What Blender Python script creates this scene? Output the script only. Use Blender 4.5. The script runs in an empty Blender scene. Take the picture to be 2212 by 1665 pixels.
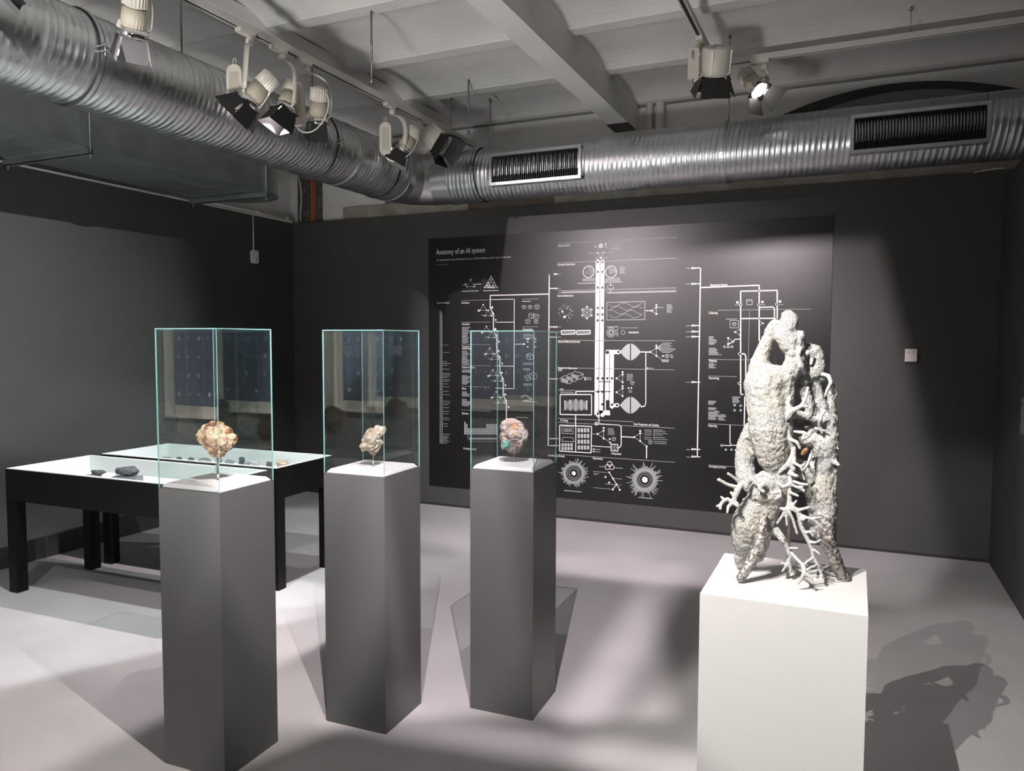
import bpy, bmesh, math, random
from mathutils import Vector, Matrix, noise, Quaternion
random.seed(7)
C = bpy.context.scene.collection
S = bpy.context.scene
R = math.radians
PI = math.pi
# ------------------------------------------------------------------ camera
F, PITCH, ROLL, YAW, EYE = 1645.17, .0603, .003, R(24.08), 1.5
cam = bpy.data.cameras.new('camera'); camo = bpy.data.objects.new('camera', cam); C.objects.link(camo)
cam.sensor_width = 36; cam.lens = 36 * F / 2212; cam.clip_start = .05
camo.matrix_world = Matrix.Translation((0, 0, EYE)) @ Matrix.Rotation(YAW, 4, 'Z') @ Matrix.Rotation(PI/2 - PITCH, 4, 'X') @ Matrix.Rotation(ROLL, 4, 'Z')
S.camera = camo
# ------------------------------------------------------------------ world, exposure
w = bpy.data.worlds.new('world'); S.world = w; w.use_nodes = True
w.node_tree.nodes['Background'].inputs[0].default_value = (.8, .9, 1, 1)
w.node_tree.nodes['Background'].inputs[1].default_value = .02
S.view_settings.view_transform = 'Standard'; S.view_settings.look = 'None'
S.view_settings.exposure = 0; S.view_settings.gamma = 1; S.view_settings.use_curve_mapping = False
S.cycles.transparent_max_bounces = 24; S.cycles.max_bounces = 10; S.cycles.diffuse_bounces = 6
S.cycles.sample_clamp_indirect = 4
# track lights; several unseen ones are added for their light (see the calls of track_lamp)
COOL = (.93, .97, 1.0); WARM = (1.0, .90, .86); ROSE = (1.0, .87, .90)
# name: (track u, track v, head position, aim, watt, spot deg, colour, door angles [right,left,up,down], label)
LAMPS = [
 # track over the plinths (u = -0.84), beyond the top of the frame
 dict(t=(-.84, 1.50), h=(-.88, 1.50, 2.92), aim=(-2.05, 2.02, 1.05), W=320, deg=60, col=WARM, d=(-15, -10, -16, -17), k='white ribbed spotlight above the front gap, aimed at the left glass case'),
 dict(t=(-.84, 1.22), h=(-.88, 1.22, 2.92), aim=(-1.72, 2.50, 1.05), W=360, deg=60, col=ROSE, d=(-16, -10, -18, -17), k='white ribbed spotlight above the front gap, aimed at the middle glass case'),
 dict(t=(-.84, 1.78), h=(-.80, 1.78, 2.92), aim=(-1.25, 2.83, 1.05), W=340, deg=60, col=ROSE, d=(-15, -12, -18, -17), k='white ribbed spotlight above the front gap, aimed at the glass case by the poster'),
 dict(t=(-.84, .90), h=(-.80, .90, 2.90), aim=(-.12, 2.32, 1.15), W=340, deg=60, col=(1, .95, .90), d=(-15, 0, -8, -13), k='white ribbed spotlight nearest the visitor, aimed at the coral sculpture'),
 dict(t=(-.84, 2.64), h=(-.80, 2.66, 2.94), aim=(-1.2, 5.96, .8), W=700, deg=72, blend=.9, col=ROSE, d=(8, -8, -3, -3), k='white ribbed spotlight on the near track, aimed at the lower half of the poster'),
 dict(t=(-.84, .40), h=(-.80, .40, 2.90), aim=(.45, 2.75, .0), W=230, deg=50, col=(1, .96, .93), d=(-16, -12, -6, 0), k='white ribbed spotlight at the rear end of the near track'),
 dict(t=(-.84, .65), h=(-.92, .65, 2.90), aim=(-5.0, 2.70, 1.08), W=1700, deg=54, blend=1, col=COOL, d=(8, 2, -10, -28), k='white ribbed spotlight on the near track, aimed at the left wall'),
 dict(t=(-.84, 1.96), h=(-.92, 1.94, 2.92), aim=(-2.83, 1.42, 1.12), W=420, deg=40, col=WARM, d=(-22, -18, -22, -20), k='added ribbed spotlight on the near track, brightening the case beyond the left edge'),  # unseen lamp added to brighten the mirrored mineral
 dict(t=(-.84, 2.38), h=(-.92, 2.38, 2.90), aim=(-.99, 3.72, 0), W=330, deg=40, col=ROSE, d=(-29.5, 8, -29.5, 8), k='added ribbed spotlight with nearly closed side doors, imitating a streak reflected on the floor'),  # unseen lamp added in place of the streak reflected by the glass
 dict(t=(-.84, 2.12), h=(-.84, 2.12, 2.92), aim=(-.90, 2.56, 0), W=260, deg=40, col=ROSE, d=(3, -29.5, 3, -29.5), k='added ribbed spotlight with nearly closed doors, drawing a light stripe between plinths and sculpture'),  # unseen lamp added to draw the bright stripe on the floor
 # rear stretch of the left track; print lamps are unseen, added to brighten reflections
 dict(t=(-2.945, 1.00), h=(-2.85, .98, 2.80), aim=(-4.05, 3.25, .65), W=90, deg=60, col=COOL, d=(-8, -15, -8, -12), k='ribbed spotlight on the left track aimed at the near showcase table', zt=3.105),
 dict(t=(-2.945, .60), h=(-2.95, .62, 2.50), aim=(-4.40, -.80, 1.42), W=4600, deg=40, col=WARM, d=(4, 4, 4, 4), k='added ribbed spotlight on the left track aimed at the first framed print', zt=3.105),
 dict(t=(-2.945, .30), h=(-2.90, .34, 2.62), aim=(-3.50, -.80, 1.42), W=2900, deg=42, col=WARM, d=(4, 4, 4, 4), k='added ribbed spotlight on the left track aimed at the middle framed print', zt=3.105),
 dict(t=(-2.945, .02), h=(-2.80, .08, 2.85), aim=(-2.60, -.80, 1.40), W=2600, deg=42, col=WARM, d=(4, 4, 4, 4), k='added ribbed spotlight on the left track aimed at the last framed print', zt=3.105),
]
# lamps visible in the photo; the ones that glow carry a light
VISIBLE = [
 dict(t=(-2.945, 3.16), h=(-2.86, 3.08, 2.715), aim=(-4.0, 2.5, 1.4), W=0, d=(25, 10, 25, 10), k='ribbed spotlight with a tall capsule gear box, leftmost of the close trio', zt=3.105, gear=(-2.96, 3.10, 2.80), loop=.5, roll=.5),
 dict(t=(-2.945, 3.41), h=(-2.90, 3.40, 2.76), aim=(-3.1, 2.5, .6), W=300, deg=90, col=ROSE, d=(-16, 18, 18, 4), k='glowing ribbed spotlight with a bright slot under its black door', zt=3.105, loop=.3),
 dict(t=(-2.945, 3.62), h=(-2.88, 3.66, 2.77), aim=(-3.6, 4.3, .6), W=120, deg=70, col=COOL, d=(5, 15, 5, 5), k='ribbed spotlight with a white cable loop, rightmost of the close trio', zt=3.105, gear=(-2.945, 3.56, 2.83), loop=.8),
 dict(t=(-2.945, 4.52), h=(-2.88, 4.58, 2.80), aim=(-3.9, 4.0, .6), W=60, deg=60, col=COOL, d=(20, 20, 20, 20), k='ribbed spotlight with capsule gear box hanging alone before the duct elbow', zt=3.105, gear=(-2.95, 4.48, 2.86), loop=.7),
 dict(t=(-2.945, 5.00), h=(-2.80, 4.98, 2.93), aim=(-1.9, 4.9, 2.2), W=0, d=(20, 25, 20, 25), k='cream drum spotlight with black doors at the far end of the left track', zt=3.105, gear=(-2.95, 4.98, 2.98), style='drum'),
 dict(t=(-2.945, 2.36), h=(-2.84, 2.38, 2.80), aim=(-3.95, 3.0, .65), W=260, deg=70, col=COOL, d=(10, -14, 10, 0), k='glowing ribbed spotlight cut by the top edge of the photo', zt=3.105, loop=0),
 dict(t=(-2.945, 1.75), h=(-2.80, 1.80, 2.80), aim=(-2.0, 5.96, .9), W=620, deg=60, blend=.9, col=ROSE, d=(-5, -4, 5, -8), k='spotlight at the top left corner, only its black doors in view', zt=3.105, loop=0),
 dict(t=(-.84, 4.50), h=(-.77, 4.56, 3.02), aim=(-1.1, 5.5, 1.2), W=0, d=(20, 10, 20, 20), k='cream drum spotlight with a black door at the end of the forward track', gear=(-.87, 4.45, 3.06), style='drum'),
 dict(t=(-.57, 4.98), h=(-.565, 4.93, 3.02), aim=(.55, 4.1, 1.5), W=60, deg=60, col=ROSE, d=(35, None, None, 35), k='small glowing spotlight on the track parallel to the back wall', ax=(1, 0), loop=.2),
]
# unseen floor uplighter, added to brighten the ceiling: (place, aim, watt)
ADDED_UPLIGHT = ((-1.7, -.42, .24), (-2.3, 2.0, 3.4), 540)
# ------------------------------------------------------------------ photo rays (to read positions on the room's planes)
def ray(px, py):
    x, y = px - 1106, py - 832.5
    cr, sr = math.cos(ROLL), math.sin(ROLL)
    u = (x*cr + y*sr)/F; v = (-x*sr + y*cr)/F
    yy = math.cos(PITCH) - v*math.sin(PITCH); zz = -math.sin(PITCH) - v*math.cos(PITCH)
    return (u*math.cos(YAW) - yy*math.sin(YAW), u*math.sin(YAW) + yy*math.cos(YAW), zz)
def onv(px, py, v):
    r = ray(px, py); t = v/r[1]; return Vector((t*r[0], v, EYE + t*r[2]))
def onu(px, py, u):
    r = ray(px, py); t = u/r[0]; return Vector((u, t*r[1], EYE + t*r[2]))
def onz(px, py, z):
    r = ray(px, py); t = (z - EYE)/r[2]; return Vector((t*r[0], t*r[1], z))
# ------------------------------------------------------------------ materials
def mat(name, col, rough=.6, metal=0., spec=.5, noise_amt=0., nscale=8., bump=0., bscale=60., bdist=.002, col2=None, emit=None, rough_noise=0.):
    m = bpy.data.materials.new(name); m.use_nodes = True
    nt = m.node_tree; b = nt.nodes['Principled BSDF']
    b.inputs['Base Color'].default_value = (*col, 1); b.inputs['Roughness'].default_value = rough
    b.inputs['Metallic'].default_value = metal; b.inputs['Specular IOR Level'].default_value = spec
    tc = nt.nodes.new('ShaderNodeTexCoord')
    if noise_amt or col2:
        n = nt.nodes.new('ShaderNodeTexNoise'); n.inputs['Scale'].default_value = nscale; n.inputs['Detail'].default_value = 6
        nt.links.new(tc.outputs['Object'], n.inputs['Vector'])
        r = nt.nodes.new('ShaderNodeValToRGB'); r.color_ramp.elements[0].position = .35; r.color_ramp.elements[1].position = .65
        c2 = col2 or tuple(c*(1 - noise_amt) for c in col)
        r.color_ramp.elements[0].color = (*c2, 1); r.color_ramp.elements[1].color = (*col, 1)
        nt.links.new(n.outputs['Fac'], r.inputs['Fac']); nt.links.new(r.outputs['Color'], b.inputs['Base Color'])
    if rough_noise:
        n = nt.nodes.new('ShaderNodeTexNoise'); n.inputs['Scale'].default_value = nscale*2; n.inputs['Detail'].default_value = 5
        nt.links.new(tc.outputs['Object'], n.inputs['Vector'])
        mr = nt.nodes.new('ShaderNodeMapRange'); mr.inputs['From Min'].default_value = .3; mr.inputs['From Max'].default_value = .7
        mr.inputs['To Min'].default_value = rough - rough_noise; mr.inputs['To Max'].default_value = rough + rough_noise
        nt.links.new(n.outputs['Fac'], mr.inputs['Value']); nt.links.new(mr.outputs['Result'], b.inputs['Roughness'])
    if bump:
        n = nt.nodes.new('ShaderNodeTexNoise'); n.inputs['Scale'].default_value = bscale; n.inputs['Detail'].default_value = 8
        nt.links.new(tc.outputs['Object'], n.inputs['Vector'])
        bp = nt.nodes.new('ShaderNodeBump'); bp.inputs['Strength'].default_value = bump; bp.inputs['Distance'].default_value = bdist
        nt.links.new(n.outputs['Fac'], bp.inputs['Height']); nt.links.new(bp.outputs['Normal'], b.inputs['Normal'])
    if emit:
        b.inputs['Emission Color'].default_value = (*emit[0], 1); b.inputs['Emission Strength'].default_value = emit[1]
    return m
M = dict(
 floor=mat('floor_screed', (.385, .38, .38), .42, noise_amt=.10, nscale=2.5, bump=.10, bscale=30, rough_noise=.06),
 dark=mat('dark_wall_paint', (.040, .041, .040), .62, noise_amt=.08, nscale=3, bump=.12, bscale=250, bdist=.001),
 darkend=mat('dark_wall_edge', (.05, .05, .05), .7),
 conc=mat('painted_concrete', (.70, .69, .67), .75, noise_amt=.12, nscale=2.2, bump=.3, bscale=14, bdist=.01),
 beam=mat('painted_beam', (.76, .75, .73), .6, noise_amt=.08, nscale=3, bump=.1, bscale=20),
 ledge=mat('raw_concrete', (.20, .17, .14), .85, col2=(.30, .28, .25), nscale=5, bump=.4, bscale=40, bdist=.005),
 brick=mat('dark_raw_brick', (.045, .043, .038), .95, col2=(.11, .105, .09), nscale=18, bump=.8, bscale=50, bdist=.01),
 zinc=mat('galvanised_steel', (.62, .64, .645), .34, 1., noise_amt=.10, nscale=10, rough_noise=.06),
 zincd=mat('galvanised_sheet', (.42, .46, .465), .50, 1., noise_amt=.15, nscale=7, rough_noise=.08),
 steel=mat('bright_steel', (.6, .6, .6), .3, 1.),
 chrome=mat('chrome', (.85, .85, .87), .08, 1.),
 rod=mat('threaded_rod', (.25, .25, .25), .4, .8),
 black=mat('black_metal', (.012, .012, .012), .5),
 rubber=mat('black_strap_lining', (.008, .008, .008), .8),
 lampw=mat('cream_lamp_enamel', (.68, .64, .57), .35),
 lampd=mat('shaded_lamp_rib', (.50, .45, .36), .5),  # darker copy of the lamp enamel, rib shade put into its colour
 track=mat('white_track_enamel', (.60, .59, .56), .4),
 slot=mat('track_slot', (.01, .01, .01), .6),
 cable=mat('white_cable', (.70, .68, .64), .5),
 bulb=mat('lamp_lens', (1, 1, 1), .3, emit=((1, .93, .90), 60)),
 bulboff=mat('dark_lens', (.5, .5, .52), .1, .6),
 grey=mat('grey_plinth_paint', (.095, .097, .099), .38, noise_amt=.04, nscale=2),
 slab=mat('white_slab', (.72, .69, .70), .5),
 white=mat('white_plinth_paint', (.70, .69, .68), .5, noise_amt=.03, nscale=2),
 tblack=mat('black_table_lacquer', (.004, .004, .004), .5, spec=.2),
 tray=mat('white_tray', (.62, .66, .64), .55),
 poster=mat('black_print', (.0045, .0045, .005), .36, spec=.42, bump=.05, bscale=6, bdist=.01),
 ink=mat('white_print', (.62, .62, .61), .45),
 inkgrey=mat('grey_print', (.32, .35, .36), .45),
 teal=mat('glass_edge', (.24, .48, .47), .25),
 thermo=mat('white_plastic', (.75, .74, .72), .4),
 mount=mat('white_rod', (.80, .78, .78), .4),
 brass=mat('brown_steel_rod', (.30, .25, .21), .4, .7),
 mat_board=mat('cream_mat_board', (.62, .59, .53), .7),
 print=mat('navy_print', (.020, .028, .045), .5, noise_amt=.4, nscale=6),
 orange=mat('orange_conduit', (.38, .09, .03), .7),
 arch=mat('dark_arch_reveal', (.035, .035, .035), .9),
 niche=mat('grey_arch_infill', (.16, .16, .155), .8),
 caption=mat('caption_board', (.03, .035, .045), .6),
 perspex=mat('grey_stand', (.10, .11, .12), .3),
)
def glass_mat():
    m = bpy.data.materials.new('clear_glass'); m.use_nodes = True; nt = m.node_tree; nt.nodes.clear()
    o = nt.nodes.new('ShaderNodeOutputMaterial'); mx = nt.nodes.new('ShaderNodeMixShader')
    tr = nt.nodes.new('ShaderNodeBsdfTransparent'); tr.inputs[0].default_value = (.962, .985, .978, 1)
    gl = nt.nodes.new('ShaderNodeBsdfGlossy'); gl.inputs['Roughness'].default_value = 0
    gl.inputs['Color'].default_value = (1, 1, 1, 1)
    fr = nt.nodes.new('ShaderNodeFresnel'); g = nt.nodes.new('ShaderNodeNewGeometry')
    mr = nt.nodes.new('ShaderNodeMapRange'); mr.inputs['To Min'].default_value = 1.52; mr.inputs['To Max'].default_value = 1/1.52
    nt.links.new(g.outputs['Backfacing'], mr.inputs['Value']); nt.links.new(mr.outputs['Result'], fr.inputs['IOR'])
    nt.links.new(fr.outputs[0], mx.inputs[0]); nt.links.new(tr.outputs[0], mx.inputs[1]); nt.links.new(gl.outputs[0], mx.inputs[2])
    nt.links.new(mx.outputs[0], o.inputs[0]); return m
M['glass'] = glass_mat()
# ------------------------------------------------------------------ object helpers
def tag(o, label=None, cat=None, group=None, kind=None):
    if label: o['label'] = label
    if cat: o['category'] = cat
    if group: o['group'] = group
    if kind: o['kind'] = kind
    return o
def empty(name, loc, label, cat, rz=0, group=None):
    o = bpy.data.objects.new(name, None); C.objects.link(o); o.location = loc; o.rotation_euler = (0, 0, rz)
    o.empty_display_size = .1
    return tag(o, label, cat, group)
def obj(name, bm, mats, parent=None, smooth=False, loc=None):
    me = bpy.data.meshes.new(name)
    if isinstance(bm, bmesh.types.BMesh):
        bmesh.ops.recalc_face_normals(bm, faces=bm.faces); bm.to_mesh(me); bm.free()
    else:
        me.from_pydata(*bm)
    if not isinstance(mats, (list, tuple)): mats = [mats]
    for m in mats: me.materials.append(m)
    if smooth: me.polygons.foreach_set('use_smooth', [True]*len(me.polygons))
    o = bpy.data.objects.new(name, me); C.objects.link(o)
    if parent: o.parent = parent
    if loc: o.location = loc
    return o
def B(): return bmesh.new()
def box(bm, x0, x1, y0, y1, z0, z1, mi=0, mtx=None):
    vs = [bm.verts.new((x, y, z)) for x in (x0, x1) for y in (y0, y1) for z in (z0, z1)]
    if mtx:
        for v in vs: v.co = mtx @ v.co
    for f in ((0, 1, 3, 2), (4, 6, 7, 5), (0, 4, 5, 1), (2, 3, 7, 6), (0, 2, 6, 4), (1, 5, 7, 3)):
        fc = bm.faces.new([vs[i] for i in f]); fc.material_index = mi
    return vs
def prism(bm, pts, ext, mi=0, mtx=None):   # pts: closed loop of 3D points, ext: extrusion vector
    a = [bm.verts.new(p) for p in pts]; e = Vector(ext); b = [bm.verts.new(Vector(p) + e) for p in pts]
    if mtx:
        for v in a + b: v.co = mtx @ v.co
    n = len(pts)
    f = [bm.faces.new(a), bm.faces.new(b[::-1])] + [bm.faces.new((a[i], b[i], b[(i+1) % n], a[(i+1) % n])) for i in range(n)]
    for x in f: x.material_index = mi
def lathe(bm, prof, seg=24, mtx=None, mi=0, rf=None):   # prof: (r, z) along local z
    rings = []
    for k, (r, z) in enumerate(prof):
        ring = []
        for i in range(seg):
            a = 2*PI*i/seg; rr = rf(r, k, i) if rf else r
            v = bm.verts.new((rr*math.cos(a), rr*math.sin(a), z))
            if mtx: v.co = mtx @ v.co
            ring.append(v)
        rings.append(ring)
    for k in range(len(rings)-1):
        for i in range(seg):
            j = (i+1) % seg
            f = bm.faces.new((rings[k][i], rings[k][j], rings[k+1][j], rings[k+1][i])); f.material_index = mi; f.smooth = True
    for ring in (rings[0][::-1], rings[-1]):
        f = bm.faces.new(ring); f.material_index = mi
def tube(bm, pts, r, seg=8, mi=0, cap=True):
    pts = [Vector(p) for p in pts]; n = len(pts); rings = []; up = None
    for i, p in enumerate(pts):
        d = (pts[min(i+1, n-1)] - pts[max(i-1, 0)]).normalized()
        if up is None: up = d.orthogonal().normalized()
        up = (up - d*up.dot(d)).normalized(); s = d.cross(up)
        rr = r[i] if isinstance(r, (list, tuple)) else r
        rings.append([bm.verts.new(p + (up*math.cos(2*PI*k/seg) + s*math.sin(2*PI*k/seg))*rr) for k in range(seg)])
    for i in range(n-1):
        for k in range(seg):
            f = bm.faces.new((rings[i][k], rings[i][(k+1) % seg], rings[i+1][(k+1) % seg], rings[i+1][k])); f.smooth = True; f.material_index = mi
    if cap:
        bm.faces.new(rings[0][::-1]).material_index = mi; bm.faces.new(rings[-1]).material_index = mi
def bez(p, n=14):
    p = [Vector(x) for x in p]; out = []
    for i in range(n+1):
        t = i/n; q = p[:]
        while len(q) > 1: q = [q[k].lerp(q[k+1], t) for k in range(len(q)-1)]
        out.append(q[0])
    return out
def cbox(name, x0, x1, y0, y1, z0, z1, m, parent=None):
    b = B(); box(b, x0, x1, y0, y1, z0, z1); return obj(name, b, m, parent)
def struct(name, bm, m, smooth=False): return tag(obj(name, bm, m, None, smooth), kind='structure')
def sbox(name, *a):
    b = B(); box(b, *a[:6]); return struct(name, b, a[6])
# ------------------------------------------------------------------ room shell
UL, UR, VB, VR, HW, ZC = -5.006, .88, 5.96, -.8, 2.62, 3.41
sbox('floor', -5.3, 3.2, -2.7, 6.3, -.1, 0, M['floor'])
sbox('wall_back', UL, 3.0, VB, VB+.07, 0, HW, M['dark'])
sbox('wall_left', UL-.07, UL, -2.5, VB+.07, 0, HW, M['dark'])
sbox('wall_right', UR, UR+.10, 1.2, VB, 0, HW-.055, M['dark'])
sbox('wall_rear', UL, 3.0, VR-.1, VR, 0, HW, M['dark'])
sbox('wall_back_upper', -5.3, 3.1, 6.035, 6.2, 0, 3.6, M['conc'])
sbox('wall_left_upper', -5.3, -5.09, -2.6, 6.2, 0, 3.6, M['conc'])
sbox('wall_right_outer', 3.0, 3.2, -2.6, 6.2, 0, 3.6, M['conc'])
sbox('wall_rear_outer', -5.3, 3.2, -2.7, -2.5, 0, 3.6, M['conc'])
# shallow vaulted ceiling between small ribs
def ceiling():
    bm = B(); vs = []; v = 6.2
    prof = []
    ribs = [5.94 - .75*k for k in range(13)]
    for k, r0 in enumerate(ribs[:-1]):
        a, b = r0 - (.0 if k == 0 else .05), ribs[k+1] + .05
        if k == 0: prof += [(6.3, 3.35), (5.94, 3.35)]
        n = 14
        for i in range(n+1):
            t = i/n; prof.append((a + (b-a)*t, 3.352 + .058*(1 - abs(2*t-1)**3.2)))
        prof += [(b, 3.345), (b-.10, 3.345)]
    l = [bm.verts.new((-5.3, p[0], p[1])) for p in prof]; r = [bm.verts.new((3.2, p[0], p[1])) for p in prof]
    lt = [bm.verts.new((-5.3, p[0], 3.62)) for p in prof]; rt = [bm.verts.new((3.2, p[0], 3.62)) for p in prof]
    for i in range(len(prof)-1):
        bm.faces.new((l[i], r[i], r[i+1], l[i+1])); bm.faces.new((lt[i], lt[i+1], rt[i+1], rt[i]))
    return struct('ceiling', bm, M['conc'], False)
ceiling()
def ceiling_beam(n, u0, u1, z0):
    b = B(); box(b, u0, u1, -2.5, 6.04, z0, 3.5)
    bmesh.ops.bevel(b, geom=[e for e in b.edges], offset=.008, segments=2)
    o = struct('trim_%d' % n, b, M['beam'])
ceiling_beam(1, -1.762, -1.604, 3.145)
b = B(); box(b, -3.40, -3.235, -2.5, 5.95, 3.325, 3.40); struct('trim_2', b, M['beam'])
ceiling_beam(3, 1.5, 1.66, 3.145)
sbox('trim_4', -1.77, -1.60, 5.72, 5.95, 3.139, 3.146, mat('dark_patch', (.03, .035, .03), .7))
# dark moulding line under the vault on the back wall, ledge below the duct, wall niche and its pipes
sbox('trim_5', -5.1, 3.0, 6.012, 6.045, 3.335, 3.36, mat('dark_moulding', (.19, .185, .175), .8))
sbox('trim_6', -4.43, 3.0, 5.99, 6.05, 2.60, 2.735, M['ledge'])
sbox('trim_7', -4.99, -4.70, 6.02, 6.045, 2.55, 3.30, M['brick'])
sbox('trim_8', -3.98, -3.72, 6.024, 6.042, 2.55, 3.30, mat('stained_plaster', (.24, .235, .21), .85, noise_amt=.3, nscale=6))
sbox('trim_9', -3.10, -2.30, 5.982, 6.0, 2.60, 2.70, mat('brown_plaster', (.13, .10, .08), .85, noise_amt=.3, nscale=6))
def arch_trim(n, px, m, depth):
    b = B(); prism(b, [(p[0], 6.036, p[1]) for p in px], (0, -depth, 0)); struct('trim_%d' % n, b, m)
def arc(u0, z0, um, zm, u1, z1, n=24):
    out = []
    for i in range(n+1):
        t = i/n; a = (1-t)**2; bb = 2*t*(1-t); c = t*t
        cu, cz = 2*um - (u0+u1)/2, 2*zm - (z0+z1)/2
        out.append((a*u0 + bb*cu + c*u1, a*z0 + bb*cz + c*z1))
    return out
A1 = arc(-.56, 3.14, .22, 3.285, 1.02, 3.13)
arch_trim(10, A1 + [(1.02, 2.7), (-.56, 2.7)], M['arch'], .012)
A2 = arc(-.40, 3.10, .24, 3.225, .88, 3.11)
arch_trim(11, A2 + [(.88, 2.7), (-.40, 2.7)], M['niche'], .022)
arch_trim(12, arc(-3.45, 3.00, -3.0, 3.10, -2.52, 3.0) + [(-2.52, 2.72), (-3.45, 2.72)], M['arch'], .012)
# thin black skirting strip along the back wall
sbox('baseboard_back', UL, UR, VB-.006, VB, 0, .018, mat('black_skirting', (.012, .012, .012), .7))
# white coping on the left wall, dark wire behind it
b = B(); box(b, UL-.07, UL+.012, -2.4, 5.95, HW, HW+.012); struct('trim_13', b, M['conc'])
# ------------------------------------------------------------------ small wall things
o = empty('wall_sensor', (.368, VB, 1.355), 'small white square sensor box on the dark back wall right of the poster', 'sensor')
b = B(); box(b, -.037, .037, -.028, 0, 0, .088); bmesh.ops.bevel(b, geom=b.edges[:], offset=.006, segments=3); obj('housing', b, M['thermo'], o)
b = B(); box(b, -.020, -.004, -.0288, -.0278, .058, .066); box(b, .012, .017, -.0288, -.0278, .058, .078); obj('button', b, M['lampd'], o)
p0 = onu(543, 470, UL); p1 = onu(546, 541, UL); p2 = onu(546, 569, UL)
o = empty('wall_sounder', (UL, (p1.y+p2.y)/2, p2.z), 'white wall sensor hanging below a short white conduit on the left wall', 'sensor')
hh = p1.z - p2.z
b = B(); box(b, 0, .04, -.032, .032, 0, hh); bmesh.ops.bevel(b, geom=b.edges[:], offset=.009, segments=3); obj('housing', b, M['thermo'], o)
b = B(); box(b, .039, .043, -.004, .014, .012, .05); obj('button', b, M['lampd'], o)
b = B(); tube(b, [(.01, 0, hh), (.01, 0, HW - p2.z)], .006); lathe(b, [(.009, 0), (.009, .03)], 10, Matrix.Translation((.01, 0, hh+.0))); obj('conduit', b, M['cable'], o, True)
b = B(); tube(b, [(UL+.02, 4.75, HW+.025), (UL+.02, 5.42, HW+.028), (UL+.02, 5.93, HW+.02)], .009)
for y in (5.46, 5.86): lathe(b, [(.016, 0), (.016, .03)], 10, Matrix.Translation((UL+.02, y, HW+.012)))
tag(obj('conduit_run', b, M['cable'], None, True), 'thin white conduit lying along the top edge of the left wall', 'conduit')
b = B(); pts = [onv(x, y, 6.0) for x, y in ((640, 372), (650, 395), (656, 425), (647, 450), (650, 480))]
tube(b, bez(pts, 20), .006); tag(obj('hanging_cable', b, M['cable'], None, True), 'loose white cable hanging in front of the dark brick niche', 'cable')
b = B(); tube(b, [(-4.80, 6.005, 2.6), (-4.80, 6.005, 3.2)], .012); tube(b, [(-4.775, 6.008, 2.6), (-4.775, 6.008, 3.2)], .009)
tag(obj('orange_conduit', b, M['orange'], None, True), 'rusty orange conduit pair running up the brick niche', 'conduit')
for u, zt, lab, r in ((-1.508, 3.40, 'thinner white pipe stub rising behind the right duct', .026), (-1.423, 3.44, 'thicker white pipe stub rising behind the right duct', .036)):
    b = B(); tube(b, bez([(u, 6.0, 2.75), (u, 6.0, zt-.1), (u, 6.0, zt), (u+.01, 6.03, zt+.005)], 12), r, 12); tag(obj('wall_pipe', b, M['track'], None, True), lab, 'pipe', 'white pipe stubs on the back wall')
b = B(); tube(b, bez([(.70, 5.93, 2.612), (.76, 5.93, 2.628), (.83, 5.93, 2.632), (.874, 5.93, 2.628)], 8), .004); tag(obj('loose_wire', b, M['cable'], None, True), 'short bright wire over the top of the back wall at the right corner', 'wire')
b = B(); box(b, UR-.012, UR, 4.72, 5.062, .975, 1.195); cb = tag(obj('caption_board', b, M['caption']), 'dark caption board with grey text lines at the right edge of the photo', 'caption board')
b = B()
for k in range(17): box(b, UR-.0128, UR-.012, 4.74, 5.045 - random.random()*.05, .99 + k*.012, .994 + k*.012)
obj('caption_text', b, M['inkgrey'], cb)
# ------------------------------------------------------------------ poster
PV = 5.952
b = B(); box(b, -3.480, -.151, PV, VB, .177, 2.392)
poster = tag(obj('infographic_poster', b, M['poster']), 'wide black wall poster with a white diagram on the dark back wall', 'poster')
def PX(x, y): p = onv(x, y, PV); return p.x, p.z
ink = B(); inkg = B(); blk = B()
def quad(bm, pts, dy=.0012):
    bm.faces.new([bm.verts.new((p[0], PV-dy, p[1])) for p in pts])
PXM = .00402
def seg(bm, a, c, wd, dy=.0012):
    a = Vector(a); c = Vector(c); d = (c-a)
    if d.length < 1e-5: return
    d.normalize(); n = Vector((-d.y, d.x))*wd*PXM/2
    quad(bm, [a+n, c+n, c-n, a-n], dy)
def HL(x0, y, x1, wd=1., bm=None):
    a = PX(x0, y); c = PX(x1, y); seg(bm or ink, a, (c[0], a[1]), wd)
def VLn(x, y0, y1, wd=1., bm=None):
    a = PX(x, y0); c = PX(x, y1); seg(bm or ink, a, (a[0], c[1]), wd)
def PL(pts, wd=1., bm=None):
    q = [PX(*p) for p in pts]
    for a, c in zip(q, q[1:]): seg(bm or ink, a, c, wd)
def dot(x, y, r, bm=None, dy=.0014, n=14):
    u, z = PX(x, y); quad(bm or ink, [(u + r*PXM*math.cos(2*PI*k/n), z + r*PXM*math.sin(2*PI*k/n)) for k in range(n)], dy)
def ring(x, y, r, wd=1., bm=None, n=28):
    u, z = PX(x, y); q = [(u + r*PXM*math.cos(2*PI*k/n), z + r*PXM*math.sin(2*PI*k/n)) for k in range(n+1)]
    for a, c in zip(q, q[1:]): seg(bm or ink, a, c, wd)
def bars(x, y, w_, n, dy=2.6, h=.8, bm=None, jit=.5):
    for k in range(n):
        a = PX(x, y + k*dy); L = w_*(1 - jit*random.random()); seg(bm or inkg, a, (a[0] + L*PXM, a[1]), h)
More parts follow.
